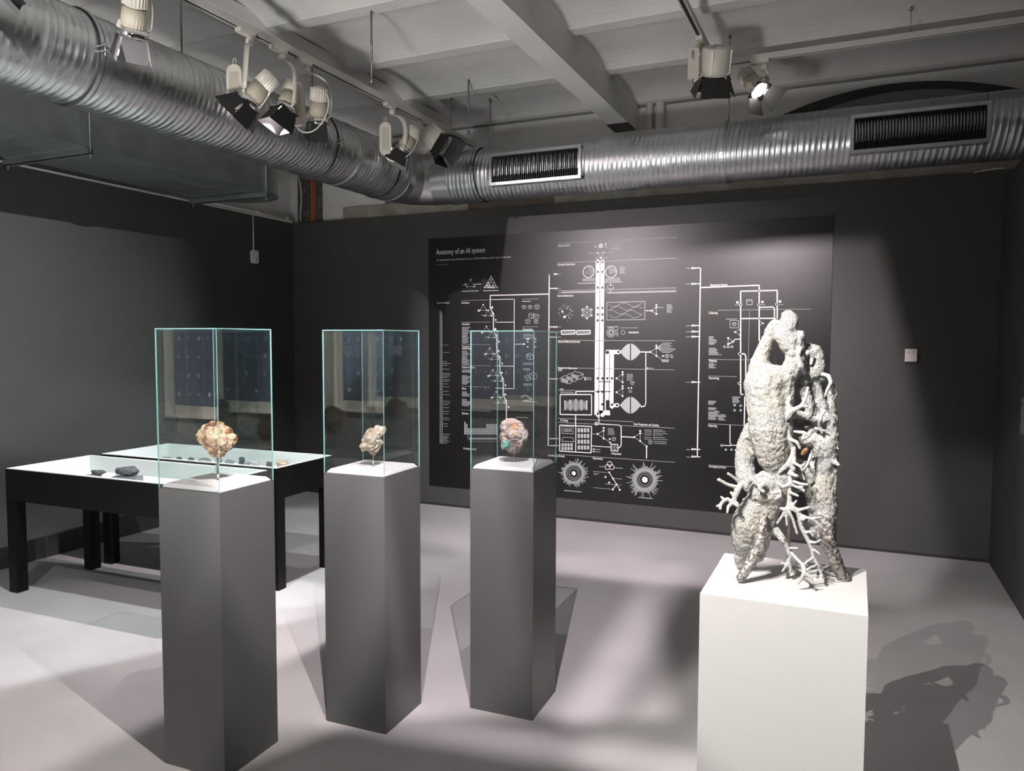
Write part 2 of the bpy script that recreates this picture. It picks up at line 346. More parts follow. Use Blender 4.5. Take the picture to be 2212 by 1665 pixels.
# headings and title
txt = B()
def text(s, x, y, x1=None, size=None, bm=None):
    cu = bpy.data.curves.new('t', 'FONT'); cu.body = s; cu.size = 1; cu.offset = .014; cu.resolution_u = 2
    ob = bpy.data.objects.new('t', cu); C.objects.link(ob)
    bpy.context.view_layer.update()
    me = bpy.data.meshes.new_from_object(ob)
    xs = [v.co.x for v in me.vertices]; wdt = max(xs) - min(xs)
    u, z = PX(x, y)
    sc = (PX(x1, y)[0] - u)/wdt if x1 else size*PXM
    sy = size*PXM if (x1 and size) else sc
    base = {}
    t_ = bm if bm is not None else txt
    for v in me.vertices: base[v.index] = t_.verts.new((u + v.co.x*sc, PV-.0015, z + v.co.y*sy))
    for p in me.polygons:
        try: t_.faces.new([base[i] for i in p.vertices])
        except ValueError: pass
    bpy.data.objects.remove(ob); bpy.data.meshes.remove(me); bpy.data.curves.remove(cu)
ttl = B()
text('Anatomy of an AI system', 942.5, 550, 1048.5, 16, ttl)
text('An anatomical case study of the Amazon echo as a artificial intelligence system made of human labor', 943.5, 563.5, 1104.5, 5.4, ttl)
for s, x, y, x1 in [('Income distribution', 944, 656, 971), ('Distributors', 997, 656, 1014), ('Assemblers', 998, 702, 1015), ('Component', 998, 750, 1014), ('manufacturers', 998, 754.5, 1018),
    ('Smelters & Refiners', 998, 795, 1027), ('Mines', 998, 841, 1007), ('Elements', 998, 894.5, 1012), ('Geological process', 1001, 970, 1029), ('Transportation', 1129, 713.5, 1151),
    ('Human operator', 1205, 533, 1231), ('Domestic infrastructure', 1204.5, 574, 1242), ('Internet infrastructure', 1204, 641, 1238.5), ('Internet Platforms & Services', 1205.5, 740, 1252.5),
    ('Amazon Inc. Infrastructure', 1205.5, 796.5, 1247), ('AWS', 1206, 801.5, 1214), ('AvS', 1210, 843, 1217), ('AI Training', 1210, 909.5, 1227), ('Data Preparation and Labeling', 1369, 918, 1423),
    ('Quantification of nature', 1184, 985, 1220), ('Data extraction', 1281, 991.5, 1302), ('Training datasets', 1320, 981, 1342), ('Abandoned devices', 1533.5, 618, 1571.5),
    ('Collecting', 1530.5, 678, 1550), ('Shipping', 1531, 781, 1548), ('Recovering', 1531, 818.5, 1553), ('Disposing', 1530, 921, 1548.5), ('Geological process', 1531, 1009, 1568)]:
    text(s, x, y, x1, 6.6)
bars(944, 572, 29, 1, jit=0)
# generic flow-chart stand-in: trunks, branches, nodes, plain glyphs
def tri(x, y, s, wd=.8, up=True):
    k = 1 if up else -1
    PL([(x-s, y+s*k*.85), (x, y-s*k*.85), (x+s, y+s*k*.85), (x-s, y+s*k*.85)], wd, inkg)
    for q in ((x-s, y+s*k*.85), (x, y-s*k*.85), (x+s, y+s*k*.85)): dot(q[0], q[1], 1.7)
for y in range(672, 958, 4): HL(950, y, 952.5, 1.5)
VLn(954.5, 674, 958, 1.6, inkg)
for y in [745, 761, 781, 785, 789, 797, 806, 809, 812, 815, 820, 823, 829, 835, 845, 852, 866, 870, 874, 880, 888, 893, 902, 906, 915, 920, 937, 941, 944, 947, 950, 953, 957]: bars(957, y, 20, 1)
for y in (653, 700, 748, 793, 838, 889): HL(997, y-4, 1060, .7, inkg)
for y, n in ((707, 9), (727, 7), (758, 4), (768, 9), (799, 3), (811, 9), (846, 5), (862, 7)): bars(998, y, 22, n, 2.3, 1.2)
PL([(1059, 637), (1059, 665), (1066, 678), (1066, 715), (1073, 727), (1073, 762), (1080, 774), (1080, 807), (1087, 818), (1087, 854), (1094, 866), (1094, 905)], 2.3)
HL(1059, 638, 1186, 2.2); HL(1059, 647, 1111, 1.4); VLn(1111, 646.5, 838, 1.6)
for y in (696, 743, 790, 838): HL(1070, y, 1111, 1.3)
for k in range(5):
    ox, oy = 1044 + 7*k, 664 + 47*k
    tri(ox, oy, 7); tri(ox+11, oy+12, 7); dot(ox-10, oy+7, 2.3); dot(ox+19, oy, 2.6); dot(ox+21, oy+13, 2.6); dot(ox+27, oy+27, 2); seg(inkg, PX(ox+18, oy+12), PX(ox+27, oy+27), .7)
    HL(ox-4, oy+17, ox+4, 1, inkg); HL(ox+15, oy+17, ox+26, .8, inkg)
tri(1061, 609, 14, 1.6)
for q in ((1061, 616, 6), (1055, 619, 2.6), (1067, 619, 2.6), (1061, 605, 3)): tri(q[0], q[1], q[2], 1.2, q[2] == 6 and False)
tri(1017, 612, 8); dot(1017, 604, 2.4); dot(1006, 614, 2.2); HL(998, 616, 1008, 1); HL(1023, 614, 1040, 1); HL(998, 629, 1034, 1.2); HL(1044, 628, 1077, 1.2)
# pictograms as plain outlined glyphs
def glyph(x, y, s):
    PL([(x-s, y-s*.6), (x, y-s), (x+s, y-s*.6), (x+s, y+s*.6), (x, y+s), (x-s, y+s*.6), (x-s, y-s*.6)], .9, inkg)
    PL([(x-s, y-s*.6), (x, y-s*.1), (x+s, y-s*.6)], .9, inkg); seg(inkg, PX(x, y-s*.1), PX(x, y+s), .9)
HL(1128, 646, 1163, .8, inkg); HL(1128, 651, 1146, 1.2); HL(1128, 706, 1163, .8, inkg)
for q in ((1132, 663, 4), (1145, 663, 4), (1160, 663, 5), (1148, 682, 6), (1158, 684, 6), (1140, 694, 5), (1158, 695, 4), (1145, 770, 7), (1152, 812, 8), (1140, 816, 6)): glyph(*q)
for y in (722, 728, 784, 796, 829): bars(1130, y, 30, 2)
for q in ((1138, 732), (1142, 732), (1157, 732), (1140, 738), (1157, 738), (1140, 749), (1157, 749)): dot(q[0], q[1], 1.6)
HL(1073, 743, 1132, 1.3); dot(1132, 743, 2.2)
PL([(1125, 858), (1135, 853), (1150, 862), (1130, 866), (1160, 868)], 1.5, inkg)
# left and right bus lines
VLn(1186.5, 592, 963, 2.2); HL(1186, 592, 1200, 2.2)
for y in (592, 623, 706, 717, 728, 818, 947, 962): HL(1187, y, 1197, 1.8); dot(1197.5, y, 1.7); dot(1202, y, 1.9); HL(1204, y, 1212, .8, inkg)
VLn(1513.5, 579, 987, 2.2)
for y in (579, 613, 703, 716, 727, 825, 970, 986): HL(1500, y, 1513, 1.9); dot(1501, y, 1.8); dot(1496, y, 2.2); HL(1482, y+.6, 1492, 1, inkg)
# section rules of the centre panel
for y, x1 in ((526, 1463), (568, 1463), (628, 1461), (633, 1461), (735, 1458), (794, 1457), (903, 1368), (912, 1458), (981, 1458), (842, 1243)): HL(1205, y, x1, .8, inkg)
HL(1213, 631, 1288, 1); HL(1312, 633, 1461, 1)
# twin trunk with nodes, widening below
for x, y0, y1 in ((1291.5, 565, 896), (1301.5, 565, 896), (1312, 762, 888), (1322, 766, 878)):
    VLn(x, y0, y1, 8.6); dot(x, y0, 4.3); dot(x, y1, 4.3)
HL(1312, 760, 1336, 8.6); dot(1336, 760, 4.6); dot(1312, 760, 4.3); HL(1322, 875, 1333, 7); dot(1333, 875, 4.6)
HL(1291, 891, 1318, 9)
for x, ys in ((1291.5, (566, 587, 621, 665, 679, 692, 817, 846, 894)), (1301.5, (566, 587, 621, 665, 679, 692, 817, 846, 873)), (1312, (761, 817)), (1322, (817, 874))):
    for y in ys: dot(x, y, 2.5, blk, .0022)
dot(1336, 760, 2.4, blk, .0022); dot(1333, 875, 2.4, blk, .0022)
for y in (824, 845): HL(1294, y, 1319, 1.6, blk)
b_ = Vector(PX(1309, 864)); c_ = Vector(PX(1317, 886)); quad(blk, [(b_.x, b_.y), (c_.x, b_.y), (c_.x, c_.y), (b_.x, c_.y)], .0022)
VLn(1294, 897, 913, 3, inkg); dot(1288, 915, 3.6)
dot(1288, 915, 1.6, blk, .0022)
# top glyphs
dot(1298, 531, 5); dot(1308, 527, 2.4); dot(1287, 533, 1.8)
for k, y in enumerate((527, 530, 533, 536, 538)): seg(inkg, PX(1304, 534), PX(1318, y-.5), .6); HL(1318, y, 1336 + 4*(k % 3), .9, inkg)
PL([(1291, 546), (1298, 557), (1304, 545.5), (1291, 546)], 1, inkg); dot(1291, 546, 1.8); dot(1304, 545.5, 1.8); dot(1298, 557, 1.9)
for x0, y, x1 in ((1272, 547, 1288), (1307, 545, 1327), (1285, 558, 1295), (1300, 557, 1313)): HL(x0, y, x1, .8, inkg)
for cx in (1271.5, 1320):
    ring(cx, 587, 11.5, 1.3); 
    for k in range(16):
        a = random.random()*6.28; r0 = random.random()*9; ring(cx + r0*math.cos(a), 587 + r0*math.sin(a), 1 + random.random()*1.6, .8, inkg, 7)
    for k in range(3): HL(cx-13, 602 + 2.4*k, cx+20, .9, inkg)
bars(1339, 577, 13, 6, 2.6); HL(1248, 612, 1286, 1.4, inkg); HL(1306, 610, 1344, 1.4, inkg)
PL([(1313, 616), (1313, 624), (1325, 624), (1325, 616)], 1, inkg); dot(1319, 615, 1.8); VLn(1319, 625, 632, 1)
# scatter disc, polygon net, plain chart frame
for k in range(60):
    a = random.random()*6.28; r0 = 6 + 10*random.random(); dot(1223 + r0*math.cos(a), 674 + r0*1.15*math.sin(a), .5 + random.random()*.6, inkg, n=6)
dot(1215, 673, 2.2); dot(1220, 684, 2.6)
P5 = [(1268 + 12*math.sin(2*PI*k/6), 675 - 13*math.cos(2*PI*k/6)) for k in range(6)]
for i in range(6):
    dot(P5[i][0], P5[i][1], 1.6)
    for j in range(i): seg(inkg, PX(*P5[i]), PX(*P5[j]), .7)
PL([(1311, 653), (1393, 651), (1393, 690), (1311, 691), (1311, 653)], 1, inkg)
for j in range(4):
    q = [(1315 + 9*k, 658 + 8*j + 5*math.sin(k*1.3 + j*2)) for k in range(9)]; PL(q, .6, inkg)
HL(1395, 671, 1408, 1.5)
def node_tri(x, y, sx=11, sy=11, txtw=12):
    PL([(x, y), (x+sx, y-sy*.7), (x+sx, y+sy*.7), (x, y)], .9, inkg)
    dot(x, y, 2); dot(x+sx, y-sy*.7, 2); dot(x+sx, y+sy*.7, 2); dot(x+sx, y-sy*.7-5, 2); HL(x+sx+3, y-sy*.7, x+sx+3+txtw, 1, inkg)
node_tri(1408, 671, 10, 10); bars(1440, 658, 12, 8, 2.4)
for x in (1213, 1246):
    PL([(x, 714), (x+29, 713.5), (x+29, 721), (x, 722), (x, 714)], 2.2); HL(x+3, 717.5, x+27, 1.4, inkg)
ring(1320, 718, 7, 1, inkg); ring(1320, 718, 4, 1.2); ring(1320, 718, 9.5, .8, inkg); bars(1331, 711, 6, 7, 2.4); ring(1346, 718, 4, .8, inkg)
for k in range(5): dot(1360 + 4.5*k, 718, 2, inkg)
HL(1311, 706, 1336, 1.6, inkg); HL(1340, 708, 1378, .7, inkg)
# lens shapes made of two half drops
def lens(x, y, w_, h_):
    for s in (-1, 1):
        pts = []
        for k in range(9):
            t = k/8; yy = h_*(math.sin(t*PI/2)); xx = w_*(1-t)**1.1
            pts.append(PX(x + s*(1.2 + xx), y - yy))
        low = []
        for k in range(8, -1, -1):
            t = k/8; low.append(PX(x + s*(1.2 + w_*(1-t)**1.1), y + h_*math.sin(t*PI/2)))
        quad(inkg, pts + low)
lens(1362, 760, 22, 18); lens(1362, 875, 22, 18)
HL(1383, 760, 1405, 2.2); node_tri(1405, 760, 13, 12, 1)
for k in range(8): seg(inkg, PX(1419, 751), PX(1432, 741 + 2.9*k), .7); HL(1432, 741 + 2.9*k, 1445 + random.random()*14, .9, inkg)
glyph(1441, 769, 4); dot(1432, 769, 1.8); bars(1448, 766, 7, 4, 2.2)
seg(inkg, PX(1418, 768), PX(1432, 778), .9)
for x in (1432, 1437, 1442): ring(x, 779, 2, 1)
PL([(1396, 761), (1395, 764), (1395, 870), (1393, 877), (1386, 878)], 1.8); dot(1386, 878, 1.7); HL(1398, 795, 1412, 1, inkg); dot(1399, 795, 1.5)
# server-like slabs, boxes
for k in range(3):
    x, y = 1212 + 11*k, 820 - 4.5*k
    PL([(x, y-4), (x+8, y-9), (x+26, y-4), (x+26, y+3), (x+18, y+9), (x, y+4), (x, y-4)], 1.1, inkg)
    for j in range(7): seg(inkg, PX(x + 2.4*j, y - 3 + j*.7), PX(x + 2.4*j + .1, y + 4 + j*.7), 1.6)
    PL([(x, y-4), (x+18, y+1), (x+26, y-4)], 1.1, inkg)
for y in (816, 819.5): dot(1264, y, 2, inkg); HL(1266, y, 1278, 1, inkg)
for y in (816, 846): node_tri(1332, y+1, 13, 12, 1)
for k in range(6): HL(1354, 808 + 2.6*k, 1364 + random.random()*8, .9, inkg)
glyph(1366, 827, 4); dot(1358, 838, 1.7); dot(1364, 838, 1.7); bars(1358, 843, 8, 3, 2.2)
PL([(1244, 851), (1244, 845), (1287, 845)], 2.2)
PL([(1210, 852), (1278, 852), (1278, 896), (1210, 895), (1210, 852)], 2)
cols_ = [[(1220 + 12*i, 863 + abs(i-2)*1.5 + (7.5 - abs(i-2)*.8)*j*.62) for j in range(6)] for i in range(5)]
for i, c0 in enumerate(cols_):
    for q in c0: dot(q[0], q[1], 1.3)
    if i < 4:
        for a in c0:
            for c in cols_[i+1]: seg(inkg, PX(*a), PX(*c), .35)
bars(1210, 846, 30, 2, 2)
VLn(1243.5, 896, 918, 2.2)
PL([(1209, 918), (1278, 921), (1277, 978), (1209, 974), (1209, 918)], 1.9); VLn(1244, 919, 976, 1.6)
PL([(1214, 921), (1238, 922), (1238, 937), (1214, 936), (1214, 921)], 1, inkg)
for k in range(5): VLn(1219 + 3.6*k, 925, 933, 1.6, inkg)
for i in range(4):
    for j in range(2):
        a = PX(1213 + 6.5*i, 957 + 8*j); quad(inkg, [a, (a[0]+5*PXM, a[1]), (a[0]+5*PXM, a[1]-6.5*PXM), (a[0], a[1]-6.5*PXM)])
    for j in range(4):
        a = PX(1248 + 6.7*i, 924.5 + 12.4*j); quad(inkg, [a, (a[0]+5*PXM, a[1]), (a[0]+5*PXM, a[1]-8.5*PXM), (a[0], a[1]-8.5*PXM)])
PL([(1214, 953), (1217, 944), (1237, 945), (1240, 954), (1214, 953)], 1, inkg)
for y in (970, 975): HL(1279, y, 1297, 1.1, inkg); dot(1283, y, 2, inkg)
PL([(1278, 937), (1291, 937), (1304, 930), (1304, 946), (1291, 937)], 1, inkg); seg(inkg, PX(1304, 946), PX(1318, 955), 1); dot(1291, 937, 2); dot(1304, 930, 2); dot(1304, 947, 2); dot(1318, 956, 2); dot(1304, 924, 2)
for k in range(6): HL(1313, 925 + 2.6*k, 1323 + random.random()*7, .9, inkg)
glyph(1326, 948, 4); dot(1317, 948, 1.8)
PL([(1320, 959), (1335, 960), (1335, 974), (1320, 973), (1320, 959)], 1.8); glyph(1327.5, 966.5, 4.5)
PL([(1288, 915), (1338, 918), (1342, 922), (1342, 962), (1338, 967), (1335, 967)], 1.9); HL(1278, 963, 1320, 1.5); HL(1343, 943, 1369, 1.8)
node_tri(1370, 944, 13, 12, 1); seg(inkg, PX(1383, 953), PX(1397, 964), 1.2); dot(1397, 964, 2); VLn(1397, 964, 990, 2)
for k, y in enumerate((928, 931, 935, 939, 944, 948)): HL(1392, y, 1408, .9, inkg); HL(1413, y, 1432 + 5*(k % 3), .9, inkg)
VLn(1412.5, 927, 950, .8, inkg); glyph(1405, 955, 4); HL(1413, 953, 1440, 1, inkg); HL(1413, 957, 1440, 1, inkg)
# ray charts
def rays(x, y, r0, r1, n, c=4.5):
    for k in range(n):
        a = 2*PI*k/n; L = r0 + (r1-r0)*(.35 + .65*random.random()**2)
        seg(inkg, PX(x + r0*math.cos(a), y + r0*math.sin(a)), PX(x + L*math.cos(a), y + L*math.sin(a)), .9)
    ring(x, y, r0-3, .9, inkg); ring(x, y, r0-7, .9, inkg); dot(x, y, c)
rays(1239.5, 1022, 17, 34, 96); rays(1393, 1036, 18, 42, 110, 6)
HL(1219, 1059, 1256, 1.6, inkg); HL(1379, 1074, 1410, 1.6, inkg)
for q in ((1317, 1002), (1312.5, 1008.5), (1321.5, 1008.5)): ring(q[0], q[1], 5, 1.2)
HL(1294, 1007, 1306, 1, inkg); HL(1328, 1010, 1345, 1.1, inkg)
PL([(1316, 1020), (1324, 1033), (1332, 1046), (1324, 1056)], 1.5); PL([(1332, 1046), (1339, 1058)], 1.2)
for q in ((1316, 1020), (1324, 1033), (1332, 1046), (1324, 1057), (1339, 1058), (1308, 1030), (1316, 1042)): dot(q[0], q[1], 2)
HL(1282, 1053, 1322, .8, inkg); HL(1325, 1033, 1344, 1, inkg); HL(1308, 1045, 1342, 1, inkg); HL(1281, 1018, 1312, .7, inkg); bars(1282, 1022, 15, 2)
# small cell chart on the left (plain stepped bars)
for i in range(18):
    n = 6 if i < 1 else 5 if i < 2 else 3 if i < 12 else 5
    for j in range(n):
        a = PX(1003 + 4*i, 938 - 4.6*j); quad(inkg, [a, (a[0]+3.4*PXM, a[1]), (a[0]+3.4*PXM, a[1]+4*PXM), (a[0], a[1]+4*PXM)])
for i in range(15):
    a = PX(1014 + 4*i, 949); quad(inkg, [a, (a[0]+3.4*PXM, a[1]), (a[0]+3.4*PXM, a[1]+4*PXM), (a[0], a[1]+4*PXM)]); dot(1016 + 4*i, 953, 1, inkg)
VLn(1011, 938, 950, 1, inkg); HL(1114, 901, 1142, 1, inkg)
# right-hand panel
PL([(1514, 621), (1640, 616), (1640, 735), (1643, 738), (1650, 738)], 2.4)
PL([(1600, 852), (1600, 629), (1679, 627), (1679, 688)], 2.4); HL(1600, 688, 1676, 2.4)
PL([(1641, 664), (1670, 663), (1673, 667), (1673, 685)], 2.2)
PL([(1599, 764), (1608, 764), (1611, 768), (1611, 840)], 2.4); PL([(1599, 851), (1606, 852)], 2.4); VLn(1609, 856, 940, 2.2)
for q in ((1600, 658), (1639, 658), (1678, 657), (1598, 764), (1597, 828)): ring(q[0], q[1], 2.3, 1.2); dot(q[0], q[1], 1.3, blk, .0022)
for q in ((1593, 653), (1647, 652), (1685, 651)): dot(q[0], q[1], 2.4)
for q in ((1587, 659), (1643, 658.5), (1682, 658)): HL(q[0], q[1], q[0]+10, .9, inkg)
PL([(1613, 647), (1625, 647), (1625, 658), (1613, 658), (1613, 647)], 1.1, inkg); HL(1613, 650, 1625, .9, inkg)
HL(1550, 670, 1752, .7, inkg); VLn(1619, 672, 860, .6, inkg); HL(1530, 776, 1625, .7, inkg); HL(1530, 812, 1592, .7, inkg); HL(1530, 915, 1606, .7, inkg); HL(1530, 1004, 1590, .7, inkg)
PL([(1577, 692), (1595, 692), (1595, 708), (1577, 708), (1577, 692)], 1, inkg); glyph(1586, 700, 4); HL(1568, 689, 1592, 1, inkg)
PL([(1600, 710), (1588, 717), (1599, 724)], .9, inkg); dot(1588, 717, 1.8); dot(1599, 711, 1.5); dot(1599, 724, 1.5)
PL([(1573, 743), (1573, 730), (1584, 738)], .9, inkg); PL([(1573, 743), (1584, 738), (1587, 733), (1599, 732)], 1.7); dot(1573, 730, 1.8); dot(1573, 743, 2); dot(1584, 738, 1.5)
PL([(1639, 691), (1648, 698), (1638, 704)], .9, inkg); dot(1648, 698, 1.6)
for x in (1565, 1573, 1581): glyph(x, 749, 2.6)
for x, y, n in ((1531, 727, 5), (1531, 739, 3), (1531, 752, 7), (1531, 785, 5), (1530, 866, 4), (1530, 880, 4), (1530, 887, 9), (1552, 895, 6)): bars(x, y, 24 if n > 6 else 16, n, 2.3, 1.1)
for q in ((1587, 875), (1600, 876), (1587, 886), (1600, 886), (1568, 971), (1580, 971), (1589, 972)): dot(q[0], q[1], 2.2, inkg)
bars(1582, 857, 16, 6, 2.5, 1.1)
PL([(1577, 917), (1577, 957), (1580, 961), (1598, 963)], 1.6); HL(1560, 961.5, 1580, 1.6); glyph(1559, 962, 2.6)
obj('printed_diagram', ink, M['ink'], poster); obj('printed_details', inkg, M['inkgrey'], poster)
obj('printed_nodes', blk, M['poster'], poster); obj('title_lettering', ttl, M['ink'], poster); obj('heading_lettering', txt, M['ink'], poster)

# ------------------------------------------------------------------ ducts
def spiral(name, a, d, L, r, parent, pitch=.137, ribs=4, m=None, dent=0.002):
    # a start, d direction (unit axis), spiral-seamed tube
    d = Vector(d); up = Vector((0, 0, 1)); s = d.cross(up).normalized()
    seg_ = 72; step = pitch/ribs/6; n = int(L/step); vs = []; fs = []
    tab = []
    for k in range(6*ribs):
        ph = k % 6
        tab.append({0: .0026, 1: .0012, 5: .0012}.get(ph, 0))
    tab[0] = .0045; tab[1] = -.0022; tab[-1] = -.0012
    N = len(tab)
    for i in range(n+1):
        x = min(i*step, L)
        for k in range(seg_):
            th = 2*PI*k/seg_
            ph = (i + k*N/seg_) % N; i0 = int(ph); t = ph - i0
            h = tab[i0 % N]*(1-t) + tab[(i0+1) % N]*t
            rr = r + h + dent*(noise.noise(Vector((x*3, math.cos(th)*1.5, math.sin(th)*1.5 + r*9))))
            p = Vector(a) + d*x + (up*math.cos(th) + s*math.sin(th))*rr
            vs.append(p)
    for i in range(n):
        for k in range(seg_):
            j = (k+1) % seg_; fs.append((i*seg_+k, i*seg_+j, (i+1)*seg_+j, (i+1)*seg_+k))
    return obj(name, (vs, [], fs), m or M['zinc'], parent, True)
def hoop(name, c, d, r, w_, t, parent, m, lug=True):
    d = Vector(d); b = B(); q = Vector((0, 0, 1)).rotation_difference(d).to_matrix().to_4x4(); mt = Matrix.Translation(c) @ q
    n = 64; rings = []
    for (rr, z) in ((r, -w_/2), (r+t, -w_/2), (r+t, w_/2), (r, w_/2)):
        rings.append([b.verts.new(mt @ Vector((rr*math.cos(2*PI*k/n), rr*math.sin(2*PI*k/n), z))) for k in range(n)])
    for a in range(4):
        for k in range(n):
            f = b.faces.new((rings[a][k], rings[a][(k+1) % n], rings[(a+1) % 4][(k+1) % n], rings[(a+1) % 4][k])); f.smooth = False
    return obj(name, b, m, parent)
def clamp(center, d, r, side, parent):
    hoop('strap_lining', center, d, r+.001, .034, .006, parent, M['rubber'])
    o = hoop('strap', center, d, r+.006, .020, .004, parent, M['zinc'])
    b = B(); s = Vector(side); p = Vector(center) + s*(r+.012)
    for k in (-1, 1):
        mm = Matrix.Translation(p + Vector((0, 0, .012*k)))
        box(b, -.018, .018, -.018, .018, -.003, .003, 0, mm)
    lathe(b, [(.004, -.03), (.004, .03)], 8, Matrix.Translation(p + s*.008)); lathe(b, [(.008, -.006), (.008, .006)], 6, Matrix.Translation(p + s*.008 + Vector((0, 0, .02))))
    obj('strap_screw', b, M['steel'], o)
def hanger(u, v, z0, z1, parent):
    b = B(); tube(b, [(u, v, z0), (u, v, z1)], .005); lathe(b, [(.014, 0), (.014, .018), (.008, .03)], 8, Matrix.Translation((u, v, z1-.03)))
    obj('hanger_rod', b, M['rod'], parent, True)
U1, R1, ZD = -3.28, .212, 2.772
V2, R2 = 5.39, .200
d1 = empty('spiral_duct', (U1, 2.0, 2.56), 'large galvanised spiral duct running along the left side towards the far corner', 'duct')
d1.location = (0, 0, 0)
V1END = 5.02
spiral('duct_tube', (U1, -1.6, ZD), (0, 1, 0), 2.41+1.6, R1, d1)
spiral('duct_tube', (U1, 2.41, ZD), (0, 1, 0), V1END-2.41, R1, d1)
for v in (2.41, 4.12, 4.86): clamp((U1, v, ZD), (0, 1, 0), R1, (1, 0, 0), d1)
hoop('joint_collar', (U1, 4.36, ZD), (0, 1, 0), R1, .012, .006, d1, M['steel'])
hoop('joint_collar', (U1, V1END, ZD), (0, 1, 0), R1-.004, .03, .009, d1, M['steel'])
for v, zt in ((.8, 3.40), (3.05, 3.40), (4.12, 3.36)): hanger(U1, v, ZD+R1, zt, d1)
# smooth mitred elbow
def mitre():
    c = []; r = []
    q = [(U1, V1END-.01), (U1, 5.13), (U1+.055, 5.30), (U1+.20, V2), (U1+.38, V2)]
    n = 48; b = B(); rings = []
    for i, p in enumerate(q):
        a = Vector(q[max(i-1, 0)]); z = Vector(q[min(i+1, len(q)-1)])
        d = Vector(((z-a).x, (z-a).y, 0)).normalized(); s = d.cross(Vector((0, 0, 1)))
        if i not in (0, len(q)-1):
            t1 = (Vector(p) - Vector(q[i-1])).normalized(); t2 = (Vector(q[i+1]) - Vector(p)).normalized(); k = 1/max(.5, math.cos(t1.angle(t2)/2))
        else: k = 1
        rr = R1 - .004 + (R2-R1)*i/(len(q)-1)
        rings.append([b.verts.new(Vector((p[0], p[1], ZD)) + s*math.cos(2*PI*j/n)*rr*k + Vector((0, 0, math.sin(2*PI*j/n)*rr))) for j in range(n)])
    for i in range(len(q)-1):
        for j in range(n):
            f = b.faces.new((rings[i][j], rings[i][(j+1) % n], rings[i+1][(j+1) % n], rings[i+1][j]))
    o = obj('elbow', b, M['steel'], d1)
    for e in o.data.polygons: e.use_smooth = True
    for e in o.data.edges:
        pass
    me = o.data
    for i, e in enumerate(me.edges):
        if abs((me.vertices[e.vertices[0]].index // n) - (me.vertices[e.vertices[1]].index // n)) == 0: e.use_edge_sharp = True
mitre()
tag(d1)
d2 = empty('spiral_duct', (0, 0, 0), 'galvanised spiral duct with two slotted grilles running above the back wall', 'duct')
US = U1 + .36
spiral('duct_tube', (US, V2, ZD), (1, 0, 0), 3.6, R2, d2)
spiral('duct_tube', (US+3.6, V2, ZD), (1, 0, 0), 1.66, R2, d2)
hoop('joint_collar', (US+.01, V2, ZD), (1, 0, 0), R2-.002, .05, .008, d2, M['steel'])
clamp((-2.654, V2, ZD), (1, 0, 0), R2, (0, -1, 0), d2)
hoop('strap', (-.823, V2, ZD), (1, 0, 0), R2+.005, .022, .003, d2, M['zinc'])
hoop('strap', (-.800, V2, ZD), (1, 0, 0), R2+.005, .006, .004, d2, M['steel'])
for u, zt in ((-2.60, 3.35), (-.81, 3.36)): hanger(u, V2, ZD+R2, zt, d2)
def grille(u0, u1):
    o = None; b = B(); zc = ZD - .015; vf = V2 - R2 - .014; h = .095
    # frame of four folded strips
    fr = [(u0-.014, u1+.014, zc+h, zc+h+.022), (u0-.014, u1+.014, zc-h-.022, zc-h), (u0-.014, u0+.006, zc-h, zc+h), (u1-.006, u1+.014, zc-h, zc+h)]
    for a, c, z0, z1 in fr: box(b, a, c, vf-.004, vf, z0, z1)
    for s in (zc+h+.014, zc-h-.022): box(b, u0-.014, u1+.014, vf, vf+.075, s, s+.008)
    for s in (u0-.014, u1+.006): box(b, s, s+.008, vf, vf+.06, zc-h, zc+h)
    o = obj('grille_frame', b, M['zinc'], d2)
    b = B(); box(b, u0, u1, vf+.022, vf+.026, zc-h, zc+h); obj('grille_backing', b, M['slot'], o)
    b = B(); n = int((u1-u0)/.0165)
    for k in range(n):
        u = u0 + (k+.5)*(u1-u0)/n
        mm = Matrix.Translation((u, vf+.010, zc)) @ Matrix.Rotation(R(24), 4, 'Z'); box(b, -.0014, .0014, -.010, .010, -h, h, 0, mm)
    obj('grille_slats', b, mat('grille_slat_steel', (.16, .165, .17), .35, .9), o)
    b = B()
    for u in (u0+.03, (u0+u1)/2, u1-.03): lathe(b, [(.007, 0), (.005, .005)], 8, Matrix.Translation((u, vf-.004, zc-h-.011)) @ Matrix.Rotation(PI/2, 4, 'X'))
    obj('grille_screws', b, M['steel'], o)
grille(-2.49, -1.80); grille(-.035, .672)
# flat rectangular duct above the left wall, round end
d3 = empty('rectangular_duct', (0, 0, 0), 'dark flat sheet-metal duct with a rounded end above the left wall', 'duct')
b = B(); u0, u1, z0, z1, ve = -4.87, -4.165, 2.632, 3.02, 4.66
pts = [(u0, -2.4, z0), (u1, -2.4, z0), (u1, ve-.02, z0)] + [(-4.5175 + .3525*math.cos(a), ve + .36*math.sin(a), z0) for a in [PI*k/24 for k in range(1, 24)]] + [(u0, ve-.02, z0)]
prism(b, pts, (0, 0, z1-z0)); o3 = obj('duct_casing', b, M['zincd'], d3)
for v in (3.12, ve):
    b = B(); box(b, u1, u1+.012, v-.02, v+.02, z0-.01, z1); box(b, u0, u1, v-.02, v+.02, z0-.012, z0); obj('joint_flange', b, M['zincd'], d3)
for v in (3.14, 4.62):
    b = B(); box(b, u0-.06, u1+.03, v, v+.035, z0-.05, z0-.046); box(b, u0-.06, u1+.03, v, v+.004, z0-.05, z0-.012)
    box(b, u0-.06, u1+.03, v+.031, v+.035, z0-.05, z0-.012)
    for uu in (u1+.022, u0-.03): tube(b, [(uu, v+.017, z0-.07), (uu, v+.017, 3.35)], .004, 6)
    obj('support_rail', b, M['zincd'], d3)
